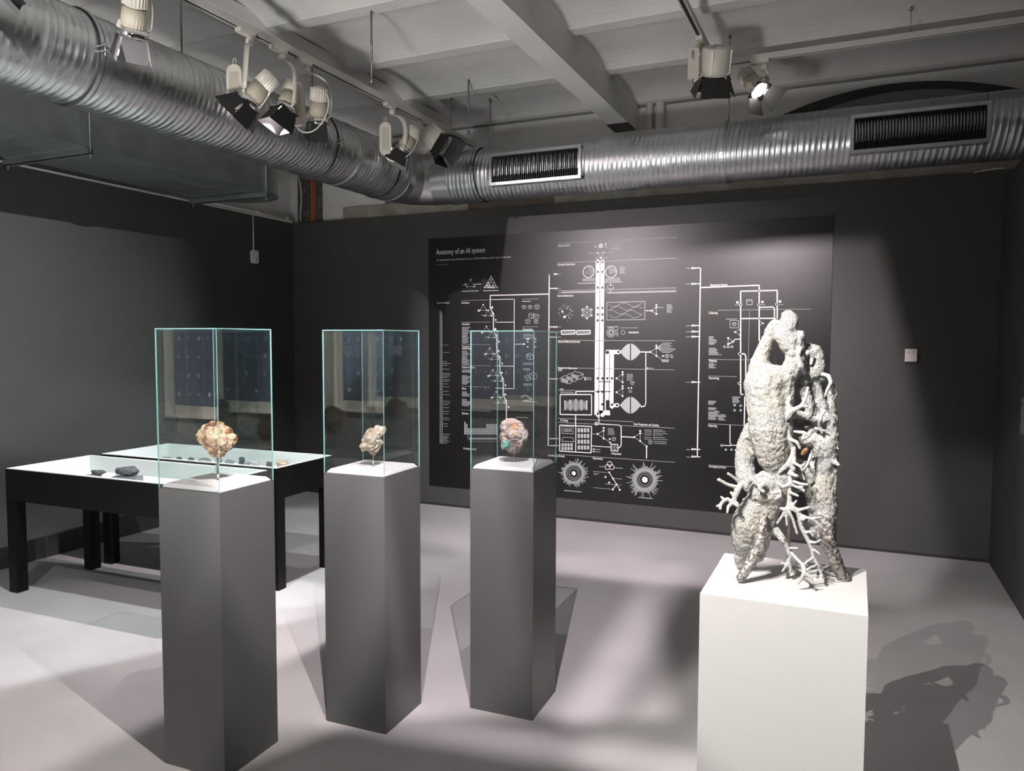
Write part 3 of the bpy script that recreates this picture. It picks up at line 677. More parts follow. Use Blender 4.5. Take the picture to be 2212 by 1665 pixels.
# dangling threaded rods
for (x, y0, y1, vv, lab) in ((803, 0, 180, 3.7, 'long dark threaded rod hanging left of the centre beam, nearer one'), (1012, 107, 290, 5.05, 'long dark threaded rod hanging left of the centre beam, farther one')):
    a = onv(x, y1, vv)
    b = B(); tube(b, [(a.x, vv, a.z), (a.x, vv, 3.40)], .0045); tube(b, [(a.x, vv, a.z+.12), (a.x, vv, 3.405)], .0065); lathe(b, [(.012, 0), (.012, .02), (.006, .03)], 8, Matrix.Translation((a.x, vv, a.z)))
    tag(obj('threaded_rod', b, M['rod'], None, True), lab, 'rod', 'dangling ceiling rods')
# ------------------------------------------------------------------ lighting tracks
def track(name, lab, p0, p1, z0, z1, rods=(), zc=3.40):
    # channel with a dark slot underneath; p0, p1 on plan
    a = Vector((p0[0], p0[1], 0)); c = Vector((p1[0], p1[1], 0)); d = (c-a); L = d.length; ang = math.atan2(d.y, d.x)
    r = empty(name, (p0[0], p0[1], z0), lab, 'track', ang)
    b = B(); h = z1 - z0
    box(b, 0, L, -.018, -.010, 0, h); box(b, 0, L, .010, .018, 0, h); box(b, 0, L, -.010, .010, .012, h)
    box(b, -.004, 0, -.018, .018, 0, h); box(b, L, L+.004, -.018, .018, 0, h)
    obj('track_channel', b, M['track'], r)
    b = B(); box(b, .01, L-.01, -.0085, .0085, .004, .0118); obj('track_slot', b, M['slot'], r)
    for x in rods:
        b = B(); tube(b, [(x, 0, h), (x, 0, zc-z0)], .0018, 6); lathe(b, [(.010, 0), (.010, .012), (.004, .02)], 8, Matrix.Translation((x, 0, zc-z0-.018))); lathe(b, [(.008, 0), (.005, .02)], 8, Matrix.Translation((x, 0, h)))
        obj('suspension_wire', b, M['rod'], r)
    return r
ZT1, ZT2 = 3.105, 3.21
track('lighting_track', 'long white lighting track hanging beside the left spiral duct', (-2.945, -2.2), (-2.945, 5.80), ZT1, 3.145, (1.0, 4.2, 7.6))
track('lighting_track', 'short white lighting track running forward over the plinths', (-.84, -.6), (-.84, 4.86), ZT2, ZT2+.035, (1.2, 2.9, 4.6))
track('lighting_track', 'white lighting track parallel to the back wall at upper right', (-.80, 4.98), (2.6, 4.98), ZT2, ZT2+.035, (.05, 1.05, 2.4), 3.39)
b = B(); box(b, -.86, -.80, 4.86, 5.0, ZT2, ZT2+.036); tag(obj('track_connector', b, M['track']), 'white corner connector joining the two upper right tracks', 'connector')
# ------------------------------------------------------------------ track lamps
def look(p, q, roll=0):
    d = (Vector(q) - Vector(p)).normalized()
    return Matrix.Translation(p) @ d.to_track_quat('Z', 'Y').to_matrix().to_4x4() @ Matrix.Rotation(roll, 4, 'Z')
def strip(bm, pts, w_dir, w_, t_):
    # flat bent metal strip: width kept roughly square to the bend
    n = len(pts); rings = []
    for i, p in enumerate(pts):
        d = (pts[min(i+1, n-1)] - pts[max(i-1, 0)]).normalized(); s_ = d.cross(Vector((w_dir.y, -w_dir.x, 0)).cross(Vector((0, 0, 1))))
        s_ = Vector((-w_dir.y, w_dir.x, 0)).normalized(); s_ = (s_ - d*s_.dot(d)).normalized(); q = d.cross(s_).normalized()
        rings.append([bm.verts.new(p + s_*a*w_/2 + q*b_*t_/2) for a, b_ in ((-1, -1), (1, -1), (1, 1), (-1, 1))])
    for i in range(n-1):
        for k in range(4): bm.faces.new((rings[i][k], rings[i][(k+1) % 4], rings[i+1][(k+1) % 4], rings[i+1][k]))
    bm.faces.new(rings[0][::-1]); bm.faces.new(rings[-1])
def track_lamp(t, h, aim, W=0, deg=60, col=COOL, d=(20, 20, 20, 20), k='', zt=ZT2, gear=None, ax=(0, 1), roll=0., loop=1, style='ribbed', doors=True, dl=.082, ds=.043, lit=None, blend=.35):
    r = empty('track_spotlight', (t[0], t[1], zt), k, 'spotlight')
    off = -Vector((t[0], t[1], zt))
    T0 = Matrix.Translation(off)
    def loc(m): return T0 @ m
    b = B()
    rz = math.atan2(ax[1], ax[0]); mm = loc(Matrix.Translation((t[0], t[1], zt)) @ Matrix.Rotation(rz, 4, 'Z'))
    box(b, -.055, .055, -.019, .019, -.020, .010, 0, mm)
    lathe(b, [(.016, -.060), (.022, -.052), (.022, -.036), (.014, -.020)], 16, mm @ Matrix.Translation((.03, 0, 0)))
    bmesh.ops.bevel(b, geom=[e for e in b.edges if e.calc_length() > .02], offset=.003, segments=1)
    obj('track_adapter', b, M['lampw'], r)
    H = look(h, aim, roll); HL_ = loc(H) @ Matrix.Scale(1.2, 4)
    HS = H @ Matrix.Scale(1.2, 4)
    if style == 'ribbed':
        # gear box: upright rounded capsule with grooves
        if gear:
            g = Vector(gear); b = B(); wd, ht, dp = .040, .072, .024
            pts = []
            for a in range(0, 181, 15): pts.append((wd*math.cos(R(a)), 0, ht + wd*math.sin(R(a))))
            for a in range(180, 361, 15): pts.append((wd*math.cos(R(a)), 0, -ht + wd*math.sin(R(a))))
            gm = loc(Matrix.Translation(g) @ Matrix.Rotation(R(22), 4, 'Z'))
            prism(b, [(p[0], -dp, p[2]) for p in pts], (0, 2*dp, 0), 0, gm)
            bmesh.ops.bevel(b, geom=b.edges[:], offset=.004, segments=2)
            for q in range(-3, 4): box(b, q*.0075-.0018, q*.0075+.0018, -dp-.004, -dp, -ht, ht, 0, gm)
            for a in range(8):
                pass
            tube(b, [T0 @ x for x in bez([g + Vector((-.012, 0, ht+wd)), g + Vector((-.03, 0, ht+wd+.05)), g + Vector((.02, 0, ht+wd+.05)), g + Vector((.0, 0, ht+wd))], 10)], .003, 6)
            obj('gear_box', b, M['lampw'], r, False)
            b = B()
            for q in range(-2, 3): box(b, q*.0075+.0019, q*.0075+.0056, -dp-.0012, -dp+.001, -ht, ht, 0, gm)  # strips between the ridges, groove shade put into the colour
            obj('gear_box_grooves', b, M['lampd'], r)
        # bracket: flat curved strip
        side = (H.to_3x3() @ Vector((1, 0, 0))).normalized()
        if side.x < 0: side = -side
        piv = Vector(h) + side*.070 + (H.to_3x3() @ Vector((0, 0, -.03)))
        top = Vector((t[0] + (.03*ax[0]), t[1] + .03*ax[1], zt-.06))
        pts = bez([top, top + Vector((0, 0, -.01)), Vector((piv.x + .02, piv.y, top.z)), Vector((piv.x + .025, piv.y, (top.z+piv.z)/2)), piv], 14)
        b = B(); strip(b, [T0 @ p for p in pts], side, .030, .0035); tube(b, [T0 @ piv, T0 @ (Vector(h) + side*.036)], .008, 8)
        obj('bracket_arm', b, M['lampw'], r, True)
        # finned body
        b = B(); rf = lambda rr, kk, i: rr if (i % 4) < 2 or kk in (0, 1) else rr - .006
        lathe(b, [(.018, -.155), (.030, -.150), (.042, -.146), (.043, -.090)], 88, HL_, 0, rf)
        lathe(b, [(.034, -.090), (.034, -.084)], 32, HL_)
        obj('finned_body', b, M['lampw'], r)
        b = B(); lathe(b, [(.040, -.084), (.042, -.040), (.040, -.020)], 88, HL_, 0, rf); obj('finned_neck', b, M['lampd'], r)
        b = B(); lathe(b, [(.036, -.020), (.048, -.012), (.052, .004), (.050, .010), (.046, .012), (.044, .004), (.030, -.006)], 32, HL_); obj('reflector_ring', b, M['chrome'], r)
        b = B(); lathe(b, [(.041, .0), (.041, .002)], 24, HL_); obj('lens', b, M['bulb'] if (W or lit) else M['bulboff'], r)
        b = B(); kp = Vector(h) - side*.045 + H.to_3x3() @ Vector((0, 0, -.02))
        for sg in (-1, 1): box(b, -.004, .004, -.006 + sg*.012, .006 + sg*.012, -.016, .016, 0, loc(Matrix.Translation(kp) @ Matrix.Rotation(sg*.4, 4, 'X')))
        tube(b, [T0 @ kp, T0 @ (kp + side*.02)], .005, 6); obj('wing_knob', b, M['lampw'], r)
        if loop:
            bk = Vector(h) + H.to_3x3() @ Vector((0, 0, -.14)); e = (Vector(gear) + Vector((0, 0, -.12))) if gear else top
            c1 = bk + Vector((.16, .02, .07))*loop; c2 = (bk + e)/2 + Vector((.16, .03, -.22))*loop
            b = B(); tube(b, [T0 @ p for p in bez([bk, c1, c2, e + Vector((.04, 0, -.06)), e], 24)], .0042, 8); obj('cable', b, M['cable'], r, True)
    else:
        # drum lamp: flat gear box plus a wide round head
        g = Vector(gear); b = B(); box(b, -.030, .030, -.016, .016, -.085, .085, 0, loc(Matrix.Translation(g) @ Matrix.Rotation(R(15), 4, 'Z')))
        bmesh.ops.bevel(b, geom=b.edges[:], offset=.005, segments=2); obj('gear_box', b, M['lampw'], r)
        b = B(); box(b, -.010, -.006, -.0168, -.016, .03, .07, 0, loc(Matrix.Translation(g) @ Matrix.Rotation(R(15), 4, 'Z'))); box(b, .0, .004, -.0168, -.016, .02, .07, 0, loc(Matrix.Translation(g) @ Matrix.Rotation(R(15), 4, 'Z'))); obj('marking', b, M['black'], r)
        b = B(); lathe(b, [(.060, -.125), (.068, -.118), (.070, -.02), (.066, 0)], 40, HL_); obj('drum_body', b, M['lampw'], r)
        b = B()
        for a in range(4): box(b, .066, .075, -.006, .006, -.115, -.01, 0, HL_ @ Matrix.Rotation(a*PI/2 + .4, 4, 'Z'))
        for a in (0, 1): box(b, -.009, .009, -.012, .0, -.13, -.118, 0, HL_ @ Matrix.Rotation(a*PI, 4, 'Z') @ Matrix.Translation((0, .05, 0)))
        obj('drum_clips', b, M['lampw'], r)
        b = B(); lathe(b, [(.060, .0), (.060, .002)], 24, HL_); obj('lens', b, M['bulb'] if (W or lit) else M['bulboff'], r)
        b = B(); hv = Vector(h) + H.to_3x3() @ Vector((0, 0, -.06))
        tube(b, [T0 @ g, T0 @ (g + Vector((0, 0, -.10))), T0 @ hv], .010, 8); tube(b, [T0 @ (g + Vector((0, 0, .07))), T0 @ Vector((t[0], t[1], zt-.03))], .014, 10); obj('bracket_arm', b, M['lampw'], r, True)
        ds = .066
    if doors:
        for i, ang in enumerate(d):
            if ang is None: continue
            b = B(); mt = HL_ @ Matrix.Rotation(i*PI/2, 4, 'Z') @ Matrix.Translation((ds, 0, .012)) @ Matrix.Rotation(R(ang), 4, 'Y')
            wa, wb = ds*.92, ds*.92 + dl*math.tan(R(18)) if i % 2 == 0 else ds*.92 + dl*.12
            prism(b, [(0, -wa, 0), (0, wa, 0), (0, wb, dl), (0, -wb, dl)], (.0012, 0, 0), 0, mt)
            obj('barn_door', b, M['black'], r)
        b = B(); box(b, -ds-.003, ds+.003, -ds-.003, -ds+.001, .006, .012, 0, HL_); box(b, -ds-.003, ds+.003, ds-.001, ds+.003, .006, .012, 0, HL_)
        box(b, -ds-.003, -ds+.001, -ds, ds, .006, .012, 0, HL_); box(b, ds-.001, ds+.003, -ds, ds, .006, .012, 0, HL_); obj('door_frame', b, M['black'], r)
    if W:
        l = bpy.data.lights.new('spot', 'SPOT'); l.energy = W; l.spot_size = R(deg); l.spot_blend = blend; l.shadow_soft_size = .0025; l.color = col
        lo = bpy.data.objects.new('lamp_light', l); C.objects.link(lo); lo.parent = r
        lo.matrix_local = HL_ @ Matrix.Translation((0, 0, .006)) @ Matrix.Rotation(PI, 4, 'X')
    return r
for q in LAMPS: track_lamp(**q)
for q in VISIBLE: track_lamp(**q)
def uplighter(p, aim, W):  # unseen fill lamp, added for the light it gives the ceiling
    o = empty('added_uplighter', (p[0], p[1], 0), 'added fill light in a black housing behind the visitor, brightening the ceiling', 'added fill lamp')
    H = Matrix.Translation((-p[0], -p[1], 0)) @ look(p, aim)
    b = B(); lathe(b, [(.05, -.16), (.085, -.14), (.09, 0), (.082, .004)], 32, H); obj('housing', b, M['black'], o)
    b = B(); lathe(b, [(.078, .004), (.078, .006)], 32, H); obj('lens', b, M['bulb'], o)
    b = B(); lathe(b, [(.11, 0), (.11, .012), (.02, .02), (.015, .12)], 24); obj('foot', b, M['black'], o)
    l = bpy.data.lights.new('added_uplight', 'SPOT'); l.energy = W; l.spot_size = R(94); l.spot_blend = 1; l.shadow_soft_size = .25; l.color = (1, .985, .96)
    lo = bpy.data.objects.new('lamp_light', l); C.objects.link(lo); lo.parent = o; lo.matrix_local = H @ Matrix.Translation((0, 0, .02)) @ Matrix.Rotation(PI, 4, 'X')
uplighter(*ADDED_UPLIGHT)
# ------------------------------------------------------------------ plinths, glass cases
TILT = R(1.62)
def rot2(c, x, y): return (c[0] + x*math.cos(TILT) - y*math.sin(TILT), c[1] + x*math.sin(TILT) + y*math.cos(TILT))
CS = [(-2.0505, 2.0234), (-1.7190, 2.5021), (-1.2527, 2.8293)]
PW, PH, GH = .271, .997, 1.5347
def plinth(c, lab):
    p = empty('display_plinth', (c[0], c[1], 0), lab, 'plinth', TILT)
    h = PW/2; b = B(); box(b, -h, h, -h, h, 0, PH-.012); bmesh.ops.bevel(b, geom=b.edges[:], offset=.0012, segments=2); obj('plinth_body', b, M['grey'], p)
    b = B(); i = .013; z0, z1 = PH-.012, PH+.003
    lo = [(-h+.008, -h+.008), (h-.008, -h+.008), (h-.008, h-.008), (-h+.008, h-.008)]; hi = [(x*(h-i-.006)/(h-.008), y*(h-i-.006)/(h-.008)) for x, y in lo]
    a = [b.verts.new((x, y, z0)) for x, y in lo]; m_ = [b.verts.new((x, y, z0+.003)) for x, y in lo]; t_ = [b.verts.new((x, y, z1)) for x, y in hi]
    b.faces.new(a); b.faces.new(t_)
    for q, r_ in ((a, m_), (m_, t_)):
        for k in range(4): b.faces.new((q[k], q[(k+1) % 4], r_[(k+1) % 4], r_[k]))
    obj('white_slab', b, M['slab'], p)
    return p
def pane(bm_, x0, x1, y0, y1, z0, z1):
    dims = (x1-x0, y1-y0, z1-z0); thin = dims.index(min(dims))
    n0 = len(bm_.faces); box(bm_, x0, x1, y0, y1, z0, z1); bm_.faces.ensure_lookup_table()
    axis = {0: (0, 1), 1: (4, 5), 2: (2, 3)}
    for f in bm_.faces[n0:]:
        f.normal_update(); nn = f.normal; big = max(range(3), key=lambda i: abs(nn[i]))
        f.material_index = 0 if big == thin else 1
def glass_case(c, lab):
    p = empty('glass_case', (c[0], c[1], PH-.012), lab, 'glass case', TILT)
    h = PW/2 - .0005; t = .0032; zt = GH - PH + .012; g = .0004
    for a in ((-h, h, -h, -h+t, 0, zt-t-g), (-h, h, h-t, h, 0, zt-t-g), (-h, -h+t, -h+t+g, h-t-g, 0, zt-t-g), (h-t, h, -h+t+g, h-t-g, 0, zt-t-g), (-h, h, -h, h, zt-t, zt)):
        b = B(); pane(b, *a); obj('glass_pane', b, [M['glass'], M['teal']], p)
    return p
nm = ['left, nearest', 'middle', 'right, farthest']
plinth(CS[0], 'tall grey plinth, leftmost and nearest of the three')
plinth(CS[1], 'tall grey plinth, middle of the three with a lit left face')
plinth(CS[2], 'tall grey plinth, rightmost of the three before the black poster')
glass_case(CS[0], 'clear glass case over the round orange mineral')
glass_case(CS[1], 'clear glass case over the slanted beige mineral')
glass_case(CS[2], 'clear glass case over the pink and turquoise mineral')
# ------------------------------------------------------------------ minerals
def rock_mat(name, ramp, scale=22, bump=.9, bscale=45, dist=.006, patch=None, rough=.75):
    m = bpy.data.materials.new(name); m.use_nodes = True; nt = m.node_tree; b = nt.nodes['Principled BSDF']; b.inputs['Roughness'].default_value = rough
    tc = nt.nodes.new('ShaderNodeTexCoord'); n = nt.nodes.new('ShaderNodeTexNoise'); n.inputs['Scale'].default_value = scale; n.inputs['Detail'].default_value = 8; n.inputs['Roughness'].default_value = .65
    nt.links.new(tc.outputs['Object'], n.inputs['Vector'])
    r = nt.nodes.new('ShaderNodeValToRGB'); e = r.color_ramp.elements
    for i, (p, c) in enumerate(ramp):
        x = e[i] if i < 2 else e.new(p); x.position = p; x.color = (*c, 1)
    nt.links.new(n.outputs['Fac'], r.inputs['Fac']); out = r.outputs['Color']
    for (px_, py_, cz, rad, colr) in (patch or []):
        cx, cy = px_*math.cos(YAW) - py_*math.sin(YAW), px_*math.sin(YAW) + py_*math.cos(YAW)
        vm = nt.nodes.new('ShaderNodeVectorMath'); vm.operation = 'DISTANCE'; vm.inputs[1].default_value = (cx, cy, cz)
        n2 = nt.nodes.new('ShaderNodeTexNoise'); n2.inputs['Scale'].default_value = 40; nt.links.new(tc.outputs['Object'], n2.inputs['Vector'])
        ad = nt.nodes.new('ShaderNodeMath'); ad.operation = 'MULTIPLY_ADD'; ad.inputs[1].default_value = .06; nt.links.new(n2.outputs['Fac'], ad.inputs[0])
        nt.links.new(tc.outputs['Object'], vm.inputs[0]); nt.links.new(vm.outputs['Value'], ad.inputs[2])
        mr = nt.nodes.new('ShaderNodeMapRange'); mr.inputs['From Min'].default_value = rad+.022; mr.inputs['From Max'].default_value = rad+.034; mr.inputs['To Min'].default_value = 1; mr.inputs['To Max'].default_value = 0
        nt.links.new(ad.outputs[0], mr.inputs['Value'])
        mx = nt.nodes.new('ShaderNodeMix'); mx.data_type = 'RGBA'; nt.links.new(mr.outputs['Result'], mx.inputs[0]); nt.links.new(out, mx.inputs[6]); mx.inputs[7].default_value = (*colr, 1); out = mx.outputs[2]
    nt.links.new(out, b.inputs['Base Color'])
    v = nt.nodes.new('ShaderNodeTexNoise'); v.inputs['Scale'].default_value = bscale; v.inputs['Detail'].default_value = 9; v.inputs['Roughness'].default_value = .7; nt.links.new(tc.outputs['Object'], v.inputs['Vector'])
    bp = nt.nodes.new('ShaderNodeBump'); bp.inputs['Strength'].default_value = bump; bp.inputs['Distance'].default_value = dist
    nt.links.new(v.outputs['Fac'], bp.inputs['Height']); nt.links.new(bp.outputs['Normal'], b.inputs['Normal']); return m
RIGHT = Vector((math.cos(YAW), math.sin(YAW), 0)); DEEP = Vector((-math.sin(YAW), math.cos(YAW), 0)); UP = Vector((0, 0, 1))
def rock(outline, depth, m, name, parent, amp=.008, freq=30, seed=0, sub=6, crag=1.6):
    # outline: polar list (deg, radius m) in the right/up plane; full 3D body around local origin
    b = B(); bmesh.ops.create_icosphere(b, subdivisions=sub, radius=1)
    ol = sorted(outline); so = Vector((seed*3.1, seed*1.7, seed*.9))
    def rad(a):
        a %= 360
        for i in range(len(ol)):
            a0, r0 = ol[i]; a1, r1 = ol[(i+1) % len(ol)]
            if i == len(ol)-1: a1 += 360
            aa = a if a >= a0 else a + 360
            if a0 <= aa <= a1:
                t = (aa-a0)/(a1-a0); t = t*t*(3-2*t)*.5 + t*.5; return r0*(1-t) + r1*t
        return ol[0][1]
    for v in b.verts:
        d = v.co.normalized(); x, y, z = d.x, d.y, d.z; h = math.hypot(x, z); a = math.degrees(math.atan2(z, x))
        rr = rad(a); q = RIGHT*(x*rr) + UP*(z*rr) + DEEP*(y*depth*(1 + .25*noise.noise(so + d*1.7)))
        n = d
        k = noise.noise(q*freq + so)*.9 + noise.noise(q*freq*2.3 + so)*.5 + noise.noise(q*freq*5 + so)*.28
        c = abs(noise.noise(q*freq*.8 - so)) ; k -= crag*max(0, .22 - c)*5*.5
        k += .25*abs(noise.noise(q*freq*9 + so))
        v.co = q + (RIGHT*x + UP*z + DEEP*y)*k*amp
    return obj(name, b, m, parent, True)
def specimen(c, zc, outline, depth, m, lab, amp, freq, seed, zbot, base, cat='mineral', rodmix=True):
    r = empty('mineral_specimen', (c[0], c[1], zc), lab, cat)
    rock(outline, depth, m, 'mineral', r, amp, freq, seed)
    b = B(); lathe(b, [(.0032, base-zc), (.0032, base-zc+.022)], 12); obj('support_rod', b, M['mount'], r, True)
    b = B(); lathe(b, [(.0036, base-zc+.022), (.0036, zbot-zc+.02)], 12); obj('socket_rod', b, M['brass'], r, True)
    return r
def pol(pts, cx, cy, s):   # pixel outline around (cx, cy) to polar metres
    out = []
    for x, y in pts:
        dx, dy = (x-cx)*s, (cy-y)*s; out.append((math.degrees(math.atan2(dy, dx)) % 360, math.hypot(dx, dy)))
    return out
m1 = rock_mat('orange_pink_mineral', [(.30, (.05, .045, .03)), (.42, (.30, .13, .075)), (.50, (.62, .42, .26)), (.58, (.72, .58, .42)), (.68, (.46, .20, .15)), (.80, (.80, .75, .62))], 26, bump=1.0,
   patch=[(-.018, -.06, -.018, .012, (.035, .033, .020)), (.012, -.06, -.012, .006, (.30, .34, .24))])
s1 = 2.66/1645
P1 = [(447, 908), (465, 909), (478, 917), (494, 930), (501, 946), (500, 956), (494, 962), (486, 970), (478, 976), (470, 986), (458, 985), (447, 985), (441, 972), (430, 961), (419, 953), (417, 944), (419, 931), (428, 918), (438, 914)]
specimen((-2.040, 2.015), 1.145, pol(P1, 459, 947, s1), .048, m1, 'round craggy orange and pink mineral on a thin rod', .0075, 42, 1, 1.085, PH+.003)
m2 = rock_mat('beige_mineral', [(.30, (.16, .12, .11)), (.42, (.46, .36, .28)), (.52, (.66, .56, .45)), (.62, (.70, .62, .54)), (.75, (.78, .70, .62))], 24, bump=1.0,
   patch=[(-.012, -.05, -.010, .006, (.42, .42, .26)), (0.0, -.05, -.055, .012, (.16, .13, .13)), (.018, -.04, .012, .004, (.22, .16, .15))])
s2 = 2.97/1645
P2 = [(804, 926), (815, 919), (823, 921), (833, 921), (834, 934), (828, 940), (823, 945), (826, 958), (820, 968), (815, 978), (811, 984), (803, 984), (796, 976), (790, 975), (782, 977), (776, 966), (781, 955), (786, 943), (794, 930)]
specimen((-1.716, 2.50), 1.100, pol(P2, 806, 953, s2), .036, m2, 'slanted two-lobed beige mineral on a white rod', .0062, 46, 2, 1.043, PH+.003)
m3 = rock_mat('pink_turquoise_mineral', [(.30, (.10, .08, .09)), (.40, (.36, .26, .27)), (.50, (.66, .52, .50)), (.58, (.74, .56, .44)), (.68, (.74, .64, .66)), (.80, (.80, .76, .76))], 28, bump=1.0,
   patch=[(.034, -.045, .014, .024, (.78, .72, .76)), (-.002, -.045, .046, .020, (.82, .44, .20)), (-.036, -.04, -.040, .025, (.20, .52, .45)), (.030, -.02, -.056, .020, (.26, .24, .24)), (-.002, -.05, -.020, .004, (.08, .07, .08))])
s3 = 3.11/1645
P3 = [(1096, 907), (1106, 906), (1119, 909), (1129, 918), (1136, 928), (1142, 941), (1142, 949), (1135, 958), (1129, 970), (1120, 981), (1112, 984), (1103, 981), (1093, 972), (1086, 976), (1084, 968), (1083, 956), (1081, 945), (1083, 933), (1082, 921), (1085, 914)]
specimen((-1.253, 2.825), 1.108, pol(P3, 1111, 944, s3), .045, m3, 'rounded pink, orange and white mineral with a turquoise flank', .0055, 46, 3, 1.03, PH+.003)
# fourth plinth beyond the left edge of the frame
plinth((-2.83, 1.42), 'tall grey plinth beyond the left edge, mirrored in the cases'); glass_case((-2.83, 1.42), 'clear glass case beyond the left edge, over a dark grey mineral')
m4 = rock_mat('grey_mineral', [(.30, (.08, .07, .06)), (.45, (.30, .26, .22)), (.6, (.48, .42, .36)), (.75, (.6, .55, .5))], 26)
specimen((-2.83, 1.42), 1.14, [(0, .06), (60, .07), (120, .06), (180, .065), (240, .05), (300, .055)], .05, m4, 'dark grey craggy mineral beyond the left edge', .006, 40, 5, 1.09, PH+.003)
# ------------------------------------------------------------------ white plinth
WC, WW, WD, WHt, WT = (-.156, 2.317), .4217, .4375, .8017, R(-.13)
b = B(); box(b, -WW/2, WW/2, -WD/2, WD/2, 0, WHt); bmesh.ops.bevel(b, geom=b.edges[:], offset=.002, segments=2)
o = tag(obj('white_plinth', b, M['white']), 'broad white plinth under the coral sculpture', 'plinth'); o.location = (WC[0], WC[1], 0); o.rotation_euler = (0, 0, WT)
# ------------------------------------------------------------------ tray tables
def room(cx, cy): return (cx*math.cos(YAW) - cy*math.sin(YAW), cx*math.sin(YAW) + cy*math.cos(YAW))
def tray_table(c, w_, d_, lab):
    t = empty('tray_table', (c[0], c[1], 0), lab, 'table', TILT)
    H_, ap, tk = .7345, .185, .022; x, y = w_/2, d_/2
    b = B()
    box(b, -x, x, -y, -y+tk, H_-ap, H_); box(b, -x, x, y-tk, y, H_-ap, H_); box(b, -x, -x+tk, -y+tk, y-tk, H_-ap, H_); box(b, x-tk, x, -y+tk, y-tk, H_-ap, H_)
    box(b, -x+tk, x-tk, -y+tk, y-tk, H_-ap, H_-.105); obj('table_box', b, M['tblack'], t)
    b = B(); e = .003; i = .014
    for (a0, a1, b0, b1) in ((-x+.004, x-.004, -y+.004, -y+tk+e), (-x+.004, x-.004, y-tk-e, y-.004), (-x+.004, -x+tk+e, -y+tk+e, y-tk-e), (x-tk-e, x-.004, -y+tk+e, y-tk-e)): box(b, a0, a1, b0, b1, H_, H_+.004)
    for (a0, a1, b0, b1) in ((-x+tk, x-tk, -y+tk, -y+tk+e), (-x+tk, x-tk, y-tk-e, y-tk), (-x+tk, -x+tk+e, -y+tk+e, y-tk-e), (x-tk-e, x-tk, -y+tk+e, y-tk-e)): box(b, a0, a1, b0, b1, H_-.104, H_)
    box(b, -x+tk+e, x-tk-e, -y+tk+e, y-tk-e, H_-.105, H_-.095); obj('white_tray', b, M['tray'], t)
    for sx in (-1, 1):
        for sy in (-1, 1):
            b = B(); box(b, min(sx*x, sx*(x-.068)), max(sx*x, sx*(x-.068)), min(sy*y, sy*(y-.068)), max(sy*y, sy*(y-.068)), 0, H_-ap-.0005); obj('leg', b, M['tblack'], t)
    return t
TA = room(-2.1946, 4.4102); TB = room(-1.9485, 4.9878)
tray_table(TA, 1.448, .56, 'black-sided showcase table with a deep white tray, nearer of the two')
tray_table(TB, 1.446, .555, 'black-sided showcase table with a white tray, farther of the two')
zt = .7345 - .095
sm = {'d': rock_mat('dark_stone', [(.3, (.012, .014, .014)), (.6, (.05, .055, .055)), (.8, (.10, .10, .10))], 30), 'r': rock_mat('dark_red_topped_stone', [(.3, (.014, .016, .018)), (.55, (.05, .055, .06)), (.75, (.09, .09, .09))], 20, patch=[(-.02, -.03, .035, .006, (.34, .10, .04))]),
      'g': rock_mat('grey_stone', [(.3, (.06, .06, .065)), (.55, (.20, .20, .21)), (.75, (.36, .36, .37))], 60), 'w': rock_mat('pale_quartz', [(.3, (.30, .25, .25)), (.6, (.62, .56, .56)), (.8, (.8, .76, .76))], 50), 't': rock_mat('tan_stone', [(.3, (.20, .15, .10)), (.6, (.48, .38, .28)), (.8, (.6, .52, .44))], 50)}
def stone(p, rx, rz, dep, m, lab, seed, name='stone', group=None, amp=.006, freq=45, rise=0.):
    ol = [(a, rx*rz/math.hypot(rz*math.cos(R(a)), rx*math.sin(R(a)))*(.84 + .32*random.random())) for a in range(0, 360, 24)]
    o = rock(ol, dep, m, name, None, min(amp, rz*.22), freq, seed, sub=4)
    o.location = (p[0], p[1], 0); lo = min(v.co.z for v in o.data.vertices); o.location.z = zt - lo + rise
    return tag(o, lab, 'stone', group)
random.seed(3)
def stand(p, w_, d_, h_, lab):
    b = B(); box(b, -w_/2, w_/2, -d_/2, d_/2, 0, h_); o = obj('low_stand', b, M['perspex']); o.location = (p[0], p[1], zt); o.rotation_euler = (0, 0, R(20)); tag(o, lab, 'stand')
stand((-4.27, 3.20), .085, .06, .018, 'low dark stand under the flat dark stone in the near tray'); stone((-4.235, 3.215), .052, .014, .03, sm['d'], 'flat dark stone on a low stand, leftmost in the near tray', 11, rise=.018)
stand((-3.955, 3.19), .16, .08, .035, 'low grey stand under the red-topped stone in the near tray'); stone((-3.96, 3.20), .080, .026, .045, sm['r'], 'large dark stone with a reddish top in the near tray', 12, rise=.035)
stone((-4.10, 3.24), .035, .005, .02, sm['d'], 'thin flat dark chip between the two big stones of the near tray', 13)
for k, (x, y) in enumerate(((-3.83, 3.24), (-3.80, 3.20), (-3.77, 3.235), (-3.74, 3.20), (-3.71, 3.24))):
    b = B(); d_ = Vector((.014, .010, 0)); tube(b, [Vector((x, y, zt+.003)) - d_, Vector((x, y, zt+.003)) + d_], .0022, 6)
    tag(obj('stone_splinter', b, M['perspex'], None, True), ['thin dark splinter nearest the red-topped stone', 'second thin splinter, nearer the tray front', 'middle one of the five thin splinters', 'fourth thin splinter, nearer the tray front', 'thin splinter farthest from the red-topped stone'][k], 'stone', 'row of dark splinters in the near tray')
